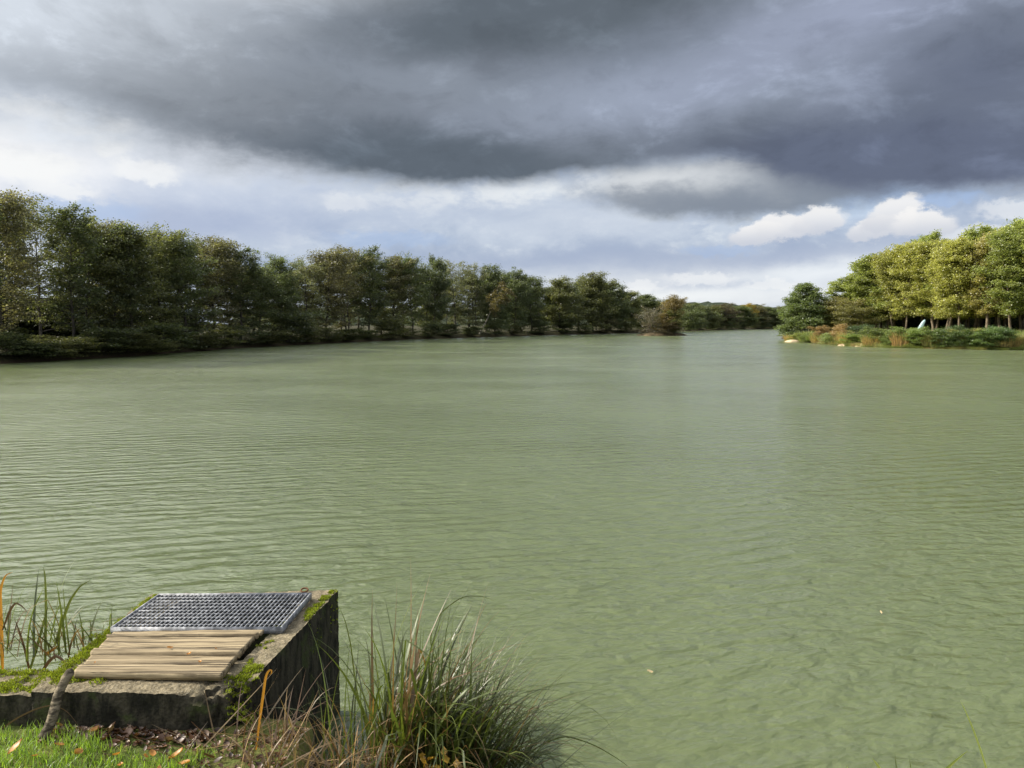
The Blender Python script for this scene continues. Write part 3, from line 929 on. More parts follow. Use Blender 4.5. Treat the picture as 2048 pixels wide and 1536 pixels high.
# planting along the right shore's bank, left to right
BK = [(1580, 681, 't', 1.0, (0.30, 0.20, 0.08), "straw brown grass tuft"), (1598, 683, 's', 1.0, (0.13, 0.14, 0.04), "olive low shrub"), (1618, 683, 's', 1.1, (0.11, 0.13, 0.035), "green low shrub"), (1636, 684, 't', 1.3, (0.25, 0.18, 0.07), "brown grass tuft"),
      (1648, 682, 's', 1.6, (0.22, 0.14, 0.06), "russet bush"), (1662, 686, 's', 1.2, (0.17, 0.19, 0.09), "pale grey-green bush"), (1676, 684, 's', 1.8, (0.23, 0.15, 0.07), "pinkish brown bush"), (1690, 687, 't', 1.3, (0.26, 0.19, 0.08), "tan reed tuft"),
      (1712, 684, 's', 1.7, (0.05, 0.075, 0.03), "dark green round bush"), (1705, 689, 's', 0.9, (0.14, 0.17, 0.05), "green herb clump"), (1742, 692, 't', 1.2, (0.24, 0.16, 0.07), "brown reed tuft"), (1760, 690, 's', 1.5, (0.12, 0.14, 0.045), "olive green bush"),
      (1782, 693, 's', 1.5, (0.11, 0.135, 0.04), "green bush"), (1800, 694, 't', 1.6, (0.27, 0.17, 0.08), "reddish tan reed tuft"), (1818, 692, 's', 1.5, (0.14, 0.17, 0.05), "light green bush"), (1838, 694, 's', 1.6, (0.13, 0.16, 0.05), "leafy green bush"),
      (1860, 695, 't', 1.3, (0.21, 0.19, 0.07), "yellowish reed tuft"), (1880, 695, 's', 1.6, (0.10, 0.13, 0.04), "bushy green clump"), (1900, 696, 's', 1.9, (0.06, 0.085, 0.03), "large dark green bush"), (1918, 696, 's', 1.6, (0.07, 0.095, 0.03), "dark bush"),
      (1936, 695, 's', 1.4, (0.18, 0.17, 0.06), "yellow-olive bush"), (1954, 697, 's', 1.5, (0.12, 0.16, 0.05), "mid green bush"), (1974, 697, 's', 1.7, (0.10, 0.14, 0.045), "spreading green bush"), (1992, 697, 's', 1.7, (0.055, 0.085, 0.03), "deep green bush"), (2006, 697, 's', 1.3, (0.10, 0.13, 0.04), "small green bush"),
      (2020, 698, 't', 1.2, (0.22, 0.15, 0.06), "brown reed tuft"), (2036, 696, 't', 1.2, (0.20, 0.17, 0.06), "tan grass tuft")]
for i, (px, py, k, h, tint, look) in enumerate(BK):
    spy = np.interp(px, [a for a, b in right_px[::-1]], [b for a, b in right_px[::-1]])
    y = on_z(px, spy)[1] + 0.25 + 0.5 * max(0.0, spy - py - 2.5)
    x = (px - 1024) / FPX * y
    tint = (tint[0] * 1.55, tint[1] * 1.65, tint[2] * 1.6)
    h *= 1.08 if k == 's' else 1.0
    lab = f"{look} at the right shore's waterline, {ORD[i]} plant from its tip"
    if k == 's':
        plant("bank_shrub", f"shrub{i % 4}", x, y, h, 1.15 + 0.15 * (i % 3), tint, lab, "shrub", "plants along the right shore's waterline")
    else:
        o = obj("reed_tuft", TUFT[i % 3], loc=(x, y, gz(x, y) - 0.03), color=tint)
        o.scale = (1.1, 1.1, h / 1.1)
        tag(o, lab, "reeds", "plants along the right shore's waterline")
# rough grass from the waterline up to the grove
for i in range(110):
    px = 1600 + i * 4.3 + RNG.uniform(-5, 5)
    y = on_z(px, np.interp(px, [a for a, b in right_px[::-1]], [b for a, b in right_px[::-1]]))[1] + RNG.uniform(0.2, 13) * (1.0 if px > 1700 else 0.5)
    x = (px - 1024) / FPX * y
    o = obj("grass_tuft", TUFT[i % 3], loc=(x, y, gz(x, y) - 0.03), color=RNG.choice([(0.38, 0.30, 0.15), (0.36, 0.33, 0.13), (0.24, 0.29, 0.09), (0.28, 0.31, 0.10), (0.22, 0.28, 0.08)]))
    o.scale = (1.3, 1.3, RNG.uniform(0.4, 1.05))
    o.rotation_euler = (0, 0, RNG.uniform(0, 6))
    tag(o, "low rough grass tuft on the open bank before the right grove", "grass tuft", "rough grass tufts before the right grove")
for i in range(46):
    px = 1640 + i * 9.2 + RNG.uniform(-4, 4)
    y = on_z(px, np.interp(px, [a for a, b in right_px[::-1]], [b for a, b in right_px[::-1]]))[1] + RNG.uniform(-0.25, 0.25)
    x = (px - 1024) / FPX * y
    o = obj("grass_tuft", TUFT[i % 3], loc=(x, y, max(gz(x, y), -0.02) - 0.03), color=RNG.choice([(0.42, 0.34, 0.19), (0.36, 0.34, 0.16), (0.26, 0.30, 0.11), (0.32, 0.35, 0.15), (0.20, 0.24, 0.08)]))
    o.scale = (0.7, 0.7, RNG.uniform(0.22, 0.5))
    o.rotation_euler = (0, 0, RNG.uniform(0, 6))
    tag(o, "small grass tuft hanging over the right shore's water edge", "grass tuft", "grass tufts at the right shore's edge")
# sandy spots at the waterline
m, t = new_mat("bare_sand")
pos = t.n.new('ShaderNodeNewGeometry').outputs['Position']
p = principled(t, t.mix(t.noise(pos, 3, 4), (0.45, 0.34, 0.20), (0.62, 0.50, 0.33)), 0.95, 0.1)
t.l.new(p.outputs[0], t.out.inputs[0])
for px, py, rx, ry in ((1708, 691.5, 1.6, 1.0), (1733, 693.2, 1.0, 0.8), (1588, 684.0, 1.1, 0.9), (1962, 699.3, 0.6, 0.6), (2040, 699.6, 0.7, 0.6)):
    x, y = on_z(px, py)[:2]
    v = np.concatenate([np.column_stack([np.cos(an) * rad * s * rx, np.sin(an) * rad * s * ry, np.full(40, z)]) for s, z in [(1.0, -0.2), (0.85, 0.06), (0.6, 0.20), (0.3, 0.28), (0.02, 0.3)]])
    struct(obj("sand_patch", mesh("sand_patch", v, iff, m, True), loc=(x, y + 0.45, 0)), "bare pale sand patch on the right shore's edge", "sand")["group"] = "sand patches"

# pale turquoise panel leaning between the grove's trunks
m, t = new_mat("pale_turquoise_paint")
pos = t.n.new('ShaderNodeTexCoord').outputs['Object']
p = principled(t, t.mix(t.noise(pos, 6, 4), (0.42, 0.62, 0.60), (0.62, 0.76, 0.74)), 0.5, 0.4)
t.l.new(p.outputs[0], t.out.inputs[0])


def leaning_panel(px, y, h, w):
    n = 12
    s = np.linspace(0, 1, n)
    wv = w * (0.55 + 0.45 * np.cos((s - 0.25) * 2.2)) * np.where(s > 0.9, (1 - s) * 6 + 0.4, 1)
    cx = 0.55 * h * s ** 1.5 * 0.75
    V = []
    for d in (-0.03, 0.03):
        for k in range(n):
            V += [(cx[k] - wv[k] / 2, d + 0.15 * s[k], s[k] * h), (cx[k], d - 0.06 + 0.15 * s[k], s[k] * h), (cx[k] + wv[k] / 2, d + 0.15 * s[k], s[k] * h)]
    F = []
    for b in (0, 3 * n):
        for k in range(n - 1):
            for c in (0, 1):
                i0 = b + 3 * k + c
                F.append((i0, i0 + 1, i0 + 4, i0 + 3) if b == 0 else (i0, i0 + 3, i0 + 4, i0 + 1))
    for k in range(n - 1):
        for c in (0, 2):
            i0 = 3 * k + c
            F.append((i0, i0 + 3, i0 + 3 + 3 * n, i0 + 3 * n) if c == 0 else (i0, i0 + 3 * n, i0 + 3 + 3 * n, i0 + 3))
    for b in (0, 3 * (n - 1)):
        for c in (0, 1):
            F.append((b + c, b + c + 1, b + c + 1 + 3 * n, b + c + 3 * n))
    x = (px - 1024) / FPX * y
    return obj("turquoise_board", mesh("turquoise_board", V, F, m, True), loc=(x, y, gz(x, y) - 0.05))


tag(leaning_panel(1834, 92, 2.0, 0.62), "pale turquoise tapered panel leaning before the grove's dark trunks", "panel")
tag(leaning_panel(1739, 104, 0.85, 0.22), "small bluish panel standing at the grove's left end", "panel")

# ------------------------------------------------------------------ concrete sluice box in the foreground
ZT = 0.75
FL, FR, NR, NL = (on_z(*q, ZT) for q in ((303, 1189), (676, 1180), (484, 1384), (62, 1380)))


def bil(u, v):
    """u across (left to right), v from near (0) to far (1)"""
    return (NL * (1 - u) + NR * u) * (1 - v) + (FL * (1 - u) + FR * u) * v


m, t = new_mat("mossy_concrete")
g = t.n.new('ShaderNodeNewGeometry')
pos = g.outputs['Position']
nx, ny, nz = t.sep(g.outputs['Normal'])
px_, py_, pz_ = t.sep(pos)
n1, n2, n3, n4 = t.noise(pos, 5, 6, 0.65), t.noise(pos, 28, 5, 0.7), t.noise(pos, 120, 3, 0.6), t.noise(t.vm('MULTIPLY', pos, (1, 1, 0.3)), 20, 5, 0.65)
cc = t.mix(t.ss(n2, 0.3, 0.7), (0.11, 0.09, 0.055), (0.29, 0.24, 0.155))
cc = t.mix(t.m('MULTIPLY', t.ss(n1, 0.50, 0.68), 0.7), cc, (0.10, 0.09, 0.045))
cc = t.mix(t.m('MULTIPLY', t.ss(n3, 0.55, 0.7), 0.5), cc, (0.50, 0.45, 0.35))
vo = t.n.new('ShaderNodeTexVoronoi')
vo.inputs['Scale'].default_value = 60
t.put(vo.inputs['Vector'], pos)
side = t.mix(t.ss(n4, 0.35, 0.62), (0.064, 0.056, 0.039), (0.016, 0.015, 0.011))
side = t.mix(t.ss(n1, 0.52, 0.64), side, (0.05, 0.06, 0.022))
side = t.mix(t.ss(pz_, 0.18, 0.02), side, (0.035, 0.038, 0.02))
cc = t.mix(t.ss(nz, 0.35, 0.8), side, cc)  # sides darker by face direction: algae plus shade put into the colour
hh = t.m('ADD', t.m('MULTIPLY', n2, 0.6), t.m('ADD', t.m('MULTIPLY', n3, 0.25), t.m('MULTIPLY', vo.outputs['Distance'], 0.35)))
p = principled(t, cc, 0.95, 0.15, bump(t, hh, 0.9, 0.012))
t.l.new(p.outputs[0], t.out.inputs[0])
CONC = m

N = 64
hole = (0.20, 0.86, 0.25, 0.94)                   # u0 u1 v0 v1
V, F, vid = [], [], {}


def vtx(p):
    k = tuple(np.round(p, 5))
    if k not in vid:
        vid[k] = len(V)
        V.append(np.array(p, float))
    return vid[k]


us = np.linspace(0, 1, N + 1)
us[np.argmin(abs(us - hole[0]))], us[np.argmin(abs(us - hole[1]))] = hole[0], hole[1]
vs = np.linspace(0, 1, N + 1)
vs[np.argmin(abs(vs - hole[2]))], vs[np.argmin(abs(vs - hole[3]))] = hole[2], hole[3]
inh = lambda a, b: hole[0] - 1e-6 <= a <= hole[1] + 1e-6 and hole[2] - 1e-6 <= b <= hole[3] + 1e-6
for i in range(N):
    for j in range(N):
        if inh(us[i], vs[j]) and inh(us[i + 1], vs[j + 1]):
            continue
        F.append([vtx(bil(us[a], vs[b])) for a, b in ((i, j), (i + 1, j), (i + 1, j + 1), (i, j + 1))])


def wall(path, zs, flip):
    for a, b in zip(path[:-1], path[1:]):
        for z0, z1 in zip(zs[:-1], zs[1:]):
            q = [(a[0], a[1], z0), (b[0], b[1], z0), (b[0], b[1], z1), (a[0], a[1], z1)]
            ids = [vtx(x) for x in q]
            F.append(ids if flip else ids[::-1])


zs = [ZT - 0.028 * k for k in range(27)] + [-0.12, -0.4]
wall([bil(u, 0) for u in us], zs, False)
wall([bil(1, v) for v in vs], zs, False)
wall([bil(u, 1) for u in us[::-1]], zs, False)
wall([bil(0, v) for v in vs[::-1]], zs, False)
hu = [u for u in us if hole[0] - 1e-6 <= u <= hole[1] + 1e-6]
hv_ = [v for v in vs if hole[2] - 1e-6 <= v <= hole[3] + 1e-6]
zi = [ZT, ZT - 0.1, ZT - 0.3, 0.1]
wall([bil(u, hole[2]) for u in hu], zi, True)
wall([bil(hole[1], v) for v in hv_], zi, True)
wall([bil(u, hole[3]) for u in hu[::-1]], zi, True)
wall([bil(hole[0], v) for v in hv_[::-1]], zi, True)
fl = [bil(hole[0], hole[2]), bil(hole[1], hole[2]), bil(hole[1], hole[3]), bil(hole[0], hole[3])]
b0 = len(V)
V += [np.array((q[0], q[1], 0.14)) for q in fl]
F.append([b0, b0 + 1, b0 + 2, b0 + 3])
VV = np.array(V)
cen = VV[:, :2].mean(0)
for k in range(b0):
    p3 = VV[k]
    nz_ = mnoise.noise_vector(Vector(p3 * 9.0))
    n_f = mnoise.noise_vector(Vector(p3 * 34.0))
    amp = 0.006
    VV[k] = p3 + np.array(nz_) * amp + np.array(n_f) * 0.005
    # worn near edge and broken near-right corner
    dn = np.linalg.norm(p3[:2] - NR[:2])
    fr = mnoise.fractal(Vector(p3 * 12.0), 0.8, 2.0, 4)
    if dn < 0.42:
        e = math.exp(-(dn / 0.17) ** 2)
        VV[k][:2] += (cen - p3[:2]) * e * (0.08 + 0.07 * fr)
        VV[k][2] -= e * (0.05 + 0.08 * max(fr, -0.3)) * (1 if p3[2] > 0.6 else 0.0)
    de = abs(p3[1] - (NL[1] + (NR[1] - NL[1]) * 0.5))
    if de < 0.05 and p3[2] > ZT - 0.12:
        VV[k][2] -= 0.006 + 0.018 * max(0, fr)
        VV[k][1] += 0.010 * fr
sl = bpy.data.objects.new("sluice_box", None)
COL.objects.link(sl)
sl.location = ((NL + NR) / 2)[:2].tolist() + [0.4]
tag(sl, "mossy concrete sluice box standing at the near bank's edge in the water", "sluice box")
off = np.array(sl.location)
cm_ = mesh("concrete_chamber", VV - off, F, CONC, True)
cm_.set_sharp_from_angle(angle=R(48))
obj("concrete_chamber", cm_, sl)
# wing wall to the left
V, F, vid = [], [], {}
wl = NL + (NL - NR) * 1.1
ww = 0.26
wing = lambda u, v: wl * (1 - u) + (NL + np.array([-0.004, 0, 0])) * u + np.array([0.0, ww * v + 0.012, -0.03])
un, vn = np.linspace(0, 1, 50), np.linspace(0, 1, 14)
for i in range(49):
    for j in range(13):
        F.append([vtx(wing(un[a], vn[b])) for a, b in ((i, j), (i + 1, j), (i + 1, j + 1), (i, j + 1))])
zs = [ZT - 0.03 - 0.03 * k for k in range(20)]
wall([wing(u, 0) for u in un], zs, False)
wall([wing(u, 1) for u in un[::-1]], zs, False)
wall([wing(0, v) for v in vn[::-1]], zs, False)
VV2 = np.array(V)
for k in range(len(VV2)):
    p3 = VV2[k]
    fr = mnoise.fractal(Vector(p3 * 9.0), 0.8, 2.0, 4)
    VV2[k] = p3 + np.array(mnoise.noise_vector(Vector(p3 * 10))) * 0.010 * np.array([0.3, 1, 1]) + np.array([0, 0.012 * fr, -0.02 * max(0, fr) if p3[2] > 0.6 else 0])
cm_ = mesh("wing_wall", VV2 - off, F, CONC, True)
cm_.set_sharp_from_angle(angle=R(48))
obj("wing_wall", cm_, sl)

# moss: short soft tufts in cushions along the edges
MOSS = leaf_mat("bright_moss", (0.24, 0.29, 0.022), 0.3, 0.5, (0.13, 0.12, 0.03), 0.15, 0.02)
mr = np.random.default_rng(21)
cush = []
for _ in range(70):
    cush.append((mr.uniform(0.0, 0.055), mr.uniform(0.12, 0.97), mr.uniform(0.012, 0.032)))
for _ in range(16):
    cush.append((mr.uniform(0.055, 0.12), mr.uniform(0.25, 0.6), mr.uniform(0.008, 0.018)))
for _ in range(30):
    cush.append((mr.uniform(0.955, 0.99), mr.uniform(0.62, 0.99), mr.uniform(0.010, 0.022)))
for _ in range(26):
    cush.append((mr.uniform(0.90, 0.985), mr.uniform(0.03, 0.20), mr.uniform(0.012, 0.032)))
for _ in range(16):
    cush.append((mr.uniform(0.30, 0.95), mr.uniform(0.12, 0.17), mr.uniform(0.008, 0.020)))
for _ in range(22):
    cush.append((mr.uniform(0.02, 0.30), mr.uniform(0.06, 0.17), mr.uniform(0.010, 0.026)))
for _ in range(14):
    cush.append((mr.uniform(0.86, 0.93), mr.uniform(0.2, 0.9), mr.uniform(0.006, 0.013)))
for _ in range(48):
    cush.append((mr.uniform(-0.65, 0.02), mr.uniform(0.02, 0.22), mr.uniform(0.010, 0.034)))
top_pts = np.concatenate([VV[(VV[:, 2] > 0.55)], VV2[VV2[:, 2] > 0.60]])
MB, MR_ = [], []
for u, v, r in cush:
    c = bil(u, v)
    n = int(6000 * r)
    a = mr.uniform(0, 6.28, n)
    q = r * np.sqrt(mr.uniform(0, 1, n))
    pts = np.column_stack([c[0] + q * np.cos(a) * 1.5, c[1] + q * np.sin(a) * 1.5, np.zeros(n)])
    k = np.argmin(((top_pts[:, None, :2] - pts[None, :, :2]) ** 2).sum(2), 0)
    pts[:, 2] = top_pts[k, 2] + 0.25 * r * (1 - (q / r) ** 2) * 0.9 - 0.002
    MB.append(pts)
MB = np.concatenate(MB)
n = len(MB)
mv, mf = blades(MB, mr.uniform(0, 6.28, n), np.abs(mr.normal(0.4, 0.4, n)), mr.uniform(0.006, 0.015, n), mr.uniform(0.004, 0.008, n), mr.normal(0.5, 0.5, n), mr, 2)
ms = obj("moss", mesh("moss", mv - off, mf, MOSS), sl)
ms["kind"] = "stuff"

# grating
m, t = new_mat("galvanised_steel")
pos = t.n.new('ShaderNodeNewGeometry').outputs['Position']
gn = t.noise(pos, 30, 4, 0.6)
p = principled(t, t.mix(t.ss(gn, 0.35, 0.7), (0.13, 0.135, 0.145), (0.42, 0.43, 0.45)), 0.6, 0.3, None, 0.0)
t.l.new(p.outputs[0], t.out.inputs[0])
GALV = m
ZG = 0.785
G4 = [on_z(*q, ZG) for q in ((222, 1256), (563, 1255), (622, 1187), (318, 1189))]


def gb(u, v):
    return (G4[0] * (1 - u) + G4[1] * u) * (1 - v) + (G4[3] * (1 - u) + G4[2] * u) * v


BOXF = np.array([(0, 1, 2, 3), (7, 6, 5, 4), (0, 4, 5, 1), (1, 5, 6, 2), (2, 6, 7, 3), (3, 7, 4, 0)])


def bar(geo, a, b, w, zlo, zhi):
    a, b = np.array(a, float), np.array(b, float)
    d = (b - a)[:2]
    d /= np.linalg.norm(d)
    n_ = np.array([-d[1], d[0], 0]) * w / 2
    V = []
    for z in (zhi, zlo):
        V += [a - n_, b - n_, b + n_, a + n_] if False else [np.array([*(p_)[:2], z]) for p_ in (a - n_, b - n_, b + n_, a + n_)]
    geo.add(np.array(V), BOXF)


gr = bpy.data.objects.new("steel_grating", None)
COL.objects.link(gr)
gr.location = gb(0.5, 0.5)
goff = np.array(gr.location)
tag(gr, "galvanised steel mesh grating lying on the sluice box's far half", "grating")
geo = Geo()
for k in range(1, 36):
    bar(geo, gb(k / 36, 0.0), gb(k / 36, 1.0), 0.0050, ZG - 0.008, ZG)
v, f = geo.get()
obj("bearing_bars", mesh("bearing_bars", v - goff, f, GALV), gr)
geo = Geo()
for k in range(1, 10):
    bar(geo, gb(0, k / 10), gb(1, k / 10), 0.0045, ZG - 0.0065, ZG - 0.0008)
v, f = geo.get()
obj("cross_bars", mesh("cross_bars", v - goff, f, GALV), gr)
geo = Geo()
for a, b in (((0, 0), (1, 0)), ((1, 0), (1, 1)), ((1, 1), (0, 1)), ((0, 1), (0, 0))):
    bar(geo, gb(*a), gb(*b), 0.009, ZG - 0.030, ZG + 0.003 + 0.001 * a[0])
v, f = geo.get()
obj("edge_frame", mesh("edge_frame", v - goff, f, GALV), gr)

# wooden cover
m, t = new_mat("weathered_planks")
oc = t.n.new('ShaderNodeTexCoord').outputs['Object']
oi = t.n.new('ShaderNodeObjectInfo').outputs['Random']
vv = t.vm('ADD', oc, t.comb(t.m('MULTIPLY', oi, 13.0), t.m('MULTIPLY', oi, 7.0)))
w1 = t.noise(t.vm('MULTIPLY', vv, (2.2, 60, 60)), 1.0, 6, 0.65, 0.6)
w2 = t.noise(t.vm('MULTIPLY', vv, (5, 14, 14)), 1.0, 5, 0.6)
w3 = t.noise(t.vm('MULTIPLY', vv, (0.9, 75, 75)), 1.0, 2, 0.5)
cc = t.mix(t.ss(w1, 0.32, 0.66), (0.13, 0.098, 0.056), (0.43, 0.34, 0.21))
cc = t.mix(t.m('MULTIPLY', t.ss(w2, 0.45, 0.72), 0.55), cc, (0.24, 0.185, 0.115))
cc = t.mix(t.m('MULTIPLY', t.ss(w3, 0.56, 0.64), 0.9), cc, (0.06, 0.045, 0.03))
cc = t.mix(t.m('MULTIPLY', t.ss(w1, 0.30, 0.22), 0.9), cc, (0.035, 0.025, 0.018))
p = principled(t, cc, 0.85, 0.2, bump(t, t.m('ADD', w1, t.m('MULTIPLY', w3, 0.7)), 0.8, 0.003))
t.l.new(p.outputs[0], t.out.inputs[0])
WOOD = m
ZP = 0.788
P4 = [on_z(*q, ZP) for q in ((146, 1345), (440, 1350), (531, 1252), (226, 1257))]


def pb(u, v):
    return (P4[0] * (1 - u) + P4[1] * u) * (1 - v) + (P4[3] * (1 - u) + P4[2] * u) * v


pc = bpy.data.objects.new("wooden_cover", None)
COL.objects.link(pc)
pc.location = pb(0.5, 0.5)
poff = np.array(pc.location)
tag(pc, "weathered wooden plank cover on the sluice box's near half", "wooden cover")
pr = np.random.default_rng(4)
splits = [0.0, 0.20, 0.40, 0.535, 0.80, 0.865, 1.0]
ends = [(0.0, 1.0), (0.01, 0.985), (-0.005, 0.99), (0.015, 0.985), (0.0, 0.995), (0.01, 1.0)]
for k in range(6):
    v0, v1 = splits[k] + 0.016, splits[k + 1] - 0.016
    gv_, fs_ = [], []
    nu, nv = 70, 6
    top = np.zeros((nu + 1, nv + 1, 3))
    for i in range(nu + 1):
        u = ends[k][0] + (ends[k][1] - ends[k][0]) * i / nu
        e0 = 0.006 * mnoise.fractal(Vector((u * 9, k * 3.1, 0)), 0.9, 2, 4)
        e1 = 0.006 * mnoise.fractal(Vector((u * 9, k * 3.1 + 9, 0)), 0.9, 2, 4)
        for j in range(nv + 1):
            vq = (v0 + e0) + (v1 + e1 - v0 - e0) * j / nv
            q = pb(u, vq)
            q[0] += 0.006 * mnoise.noise(Vector((k * 5.0, j * 2.2, i * 0.01))) * (1 if i in (0, nu) else 0.3)
            q[2] += (0.0, -0.005, 0.003, -0.004, 0.002, -0.012)[k] + 0.004 * mnoise.noise(Vector((u * 5, j * 1.4, k * 4.0))) - (0.0015 if j in (0, nv) else 0)
            top[i, j] = q
    bot = top.copy()
    bot[:, :, 2] = 0.757 + 0.001 * k
    tv = np.concatenate([top.reshape(-1, 3), bot.reshape(-1, 3)])
    I = np.arange((nu + 1) * (nv + 1)).reshape(nu + 1, nv + 1)
    J = I + I.size
    ff = [np.stack([I[:-1, :-1].ravel(), I[1:, :-1].ravel(), I[1:, 1:].ravel(), I[:-1, 1:].ravel()], 1),
          np.stack([J[:-1, :-1].ravel(), J[:-1, 1:].ravel(), J[1:, 1:].ravel(), J[1:, :-1].ravel()], 1)]
    for line in (I[:, 0], I[-1, :], I[::-1, -1], I[0, ::-1]):
        ff.append(np.stack([line[:-1], line[:-1] + I.size, line[1:] + I.size, line[1:]], 1)[:, ::1])
    po = obj("plank", mesh("plank", tv - poff, np.concatenate(ff), WOOD), pc)
po["label"] = "narrow dark plank beside the grating"

# rusty ring at the grating's far corner
m, t = new_mat("rusty_iron")
pos = t.n.new('ShaderNodeNewGeometry').outputs['Position']
p = principled(t, t.mix(t.noise(pos, 60, 4), (0.07, 0.03, 0.015), (0.20, 0.09, 0.04)), 0.85, 0.3, None, 0.3)
t.l.new(p.outputs[0], t.out.inputs[0])
c = on_z(609, 1184, ZT)
an2 = np.linspace(0, 2 * np.pi, 19)
path = np.column_stack([0.020 * np.cos(an2), 0.016 * np.sin(an2), 0.006 + 0.007 * np.sin(an2)])
rv, rf = tube(path, np.full(19, 0.005), 7)
tag(obj("iron_ring", mesh("iron_ring", rv, rf, m, True), loc=(c[0], c[1], ZT + 0.006)), "small rusty iron ring at the grating's far right corner", "ring")

# ------------------------------------------------------------------ leaning post
m, t = new_mat("old_branch_bark")
oc = t.n.new('ShaderNodeTexCoord').outputs['Object']
b1, b2 = t.noise(oc, 22, 5, 0.65), t.noise(t.vm('MULTIPLY', oc, (1, 1, 3.2)), 14, 4, 0.6)
p = principled(t, t.mix(t.ss(b2, 0.42, 0.58), (0.05, 0.04, 0.027), (0.21, 0.17, 0.115)), 0.9, 0.2, bump(t, t.m('ADD', b1, b2), 0.9, 0.01))
t.l.new(p.outputs[0], t.out.inputs[0])
pa, pz = on_y(84, 1478, 3.255), on_y(142, 1337, 3.41)
s = np.linspace(0, 1, 60)
path = pa + (pz - pa) * s[:, None]
path[:, 0] += 0.008 * np.sin(s * 7)
rr = 0.021 * (1 - 0.12 * s) * (1 + 0.07 * np.clip(np.sin(s * 2 * np.pi * 11), 0, 1) ** 4 + 0.03 * np.sin(s * 23))  # ring swells stand in for striped grass-blade shadows, put into the shape
rr[-4:] *= np.array([0.97, 0.88, 0.62, 0.12])
v, f = tube(path, rr, 14)
v = v + np.array([np.array(mnoise.noise_vector(Vector(q * 30))) * 0.003 for q in v])
tag(obj("leaning_branch", mesh("leaning_branch", v - pa, f, m, True), loc=pa), "thick branch with modelled shadow rings leaning on the concrete wall's left corner", "branch")

# ------------------------------------------------------------------ near plants
REED = leaf_mat("green_reed_leaves", (0.10, 0.125, 0.028), 0.4, 0.45, (0.27, 0.20, 0.06), 0.14)
SEDGE = leaf_mat("sedge_leaves", (0.072, 0.094, 0.018), 0.45, 0.6, (0.17, 0.10, 0.035), 0.12)
STRAW = leaf_mat("dry_straw", (0.22, 0.145, 0.065), 0.3, 0.55, (0.12, 0.065, 0.03), 0.35)
ORANGE = leaf_mat("orange_reed_leaf", (0.40, 0.19, 0.03), 0.45, 0.25)
LAWN = leaf_mat("lawn_blades", (0.21, 0.33, 0.035), 0.5, 0.4, (0.30, 0.30, 0.08), 0.08)


def group_root(name, loc, label, cat, group=None):
    r = bpy.data.objects.new(name, None)
    COL.objects.link(r)
    r.location = loc
    tag(r, label, cat, group)
    return r


def child_blades(name, root, mat, base, *a, **k):
    v, f = blades(base, *a, **k)
    return obj(name, mesh(name, v - np.array(root.location), f, mat), root)


# sedge tussock
sr = np.random.default_rng(77)
tc_ = np.array([-0.36, 3.40])
root = group_root("sedge_tussock", (tc_[0], tc_[1], gz(*tc_)), "big green sedge tussock arching over the water right of the concrete box", "sedge")


def ring_base(rng, n, c, rx, ry, z=None):
    a = rng.uniform(0, 6.283, n)
    q = np.sqrt(rng.uniform(0, 1, n))
    b = np.column_stack([c[0] + rx * q * np.cos(a), c[1] + ry * q * np.sin(a), np.zeros(n)])
    b[:, 2] = np.maximum(ground_z(b), -0.1) - 0.02 if z is None else z
    return b, a


n = 900
b, a = ring_base(sr, n, tc_, 0.27, 0.22)
child_blades("green_leaves", root, SEDGE, b, a * 0 + sr.normal(0.1, 1.1, n), np.abs(sr.normal(0.16, 0.13, n)), sr.uniform(0.40, 0.95, n), sr.uniform(0.008, 0.019, n), np.abs(sr.normal(1.2, 0.75, n)), sr, seg=12, twist=0.7,
             kink=np.where(sr.uniform(0, 1, n) < 0.22, sr.uniform(0.6, 1.6, n), 0.0))
n = 250
b, a = ring_base(sr, n, tc_ + [0.06, 0], 0.25, 0.2)
child_blades("arching_leaves", root, SEDGE, b, sr.normal(0.0, 0.7, n), np.abs(sr.normal(0.38, 0.16, n)), sr.uniform(0.7, 1.2, n), sr.uniform(0.004, 0.008, n), np.abs(sr.normal(1.6, 0.45, n)), sr, seg=14, twist=0.6)
n = 170
b, a = ring_base(sr, n, tc_, 0.28, 0.22)
child_blades("dead_leaves", root, STRAW, b, sr.uniform(-2.4, 1.6, n), np.abs(sr.normal(0.5, 0.3, n)), sr.uniform(0.3, 0.85, n), sr.uniform(0.004, 0.009, n), np.abs(sr.normal(1.0, 0.6, n)), sr, seg=10, twist=0.9, kink=np.where(sr.uniform(0, 1, n) < 0.4, sr.uniform(0.5, 1.8, n), 0.0))

# dry reeds in front of the concrete wall
dc = np.array([-0.98, 3.22])
root = group_root("dry_reed_clump", (dc[0], dc[1], gz(*dc)), "clump of broken brown dry reeds at the foot of the concrete wall", "dry reeds")
n = 160
b, a = ring_base(sr, n, dc + [0.16, -0.02], 0.36, 0.22)
child_blades("dry_stems", root, STRAW, b, sr.uniform(0, 6.28, n), np.abs(sr.normal(0.35, 0.35, n)), sr.uniform(0.10, 0.34, n), sr.uniform(0.005, 0.010, n), np.abs(sr.normal(0.7, 0.7, n)), sr, seg=7, twist=0.9)
n = 100
b, a = ring_base(sr, n, dc + [0.02, -0.06], 0.45, 0.2)
child_blades("fallen_stems", root, STRAW, b + [0, 0, 0.03], sr.uniform(0, 6.28, n), np.abs(sr.normal(1.25, 0.2, n)), sr.uniform(0.18, 0.5, n), sr.uniform(0.005, 0.010, n), sr.normal(0.15, 0.3, n), sr, seg=5, twist=0.9)
n = 34
b, a = ring_base(sr, n, dc + [0.34, 0.08], 0.22, 0.2)
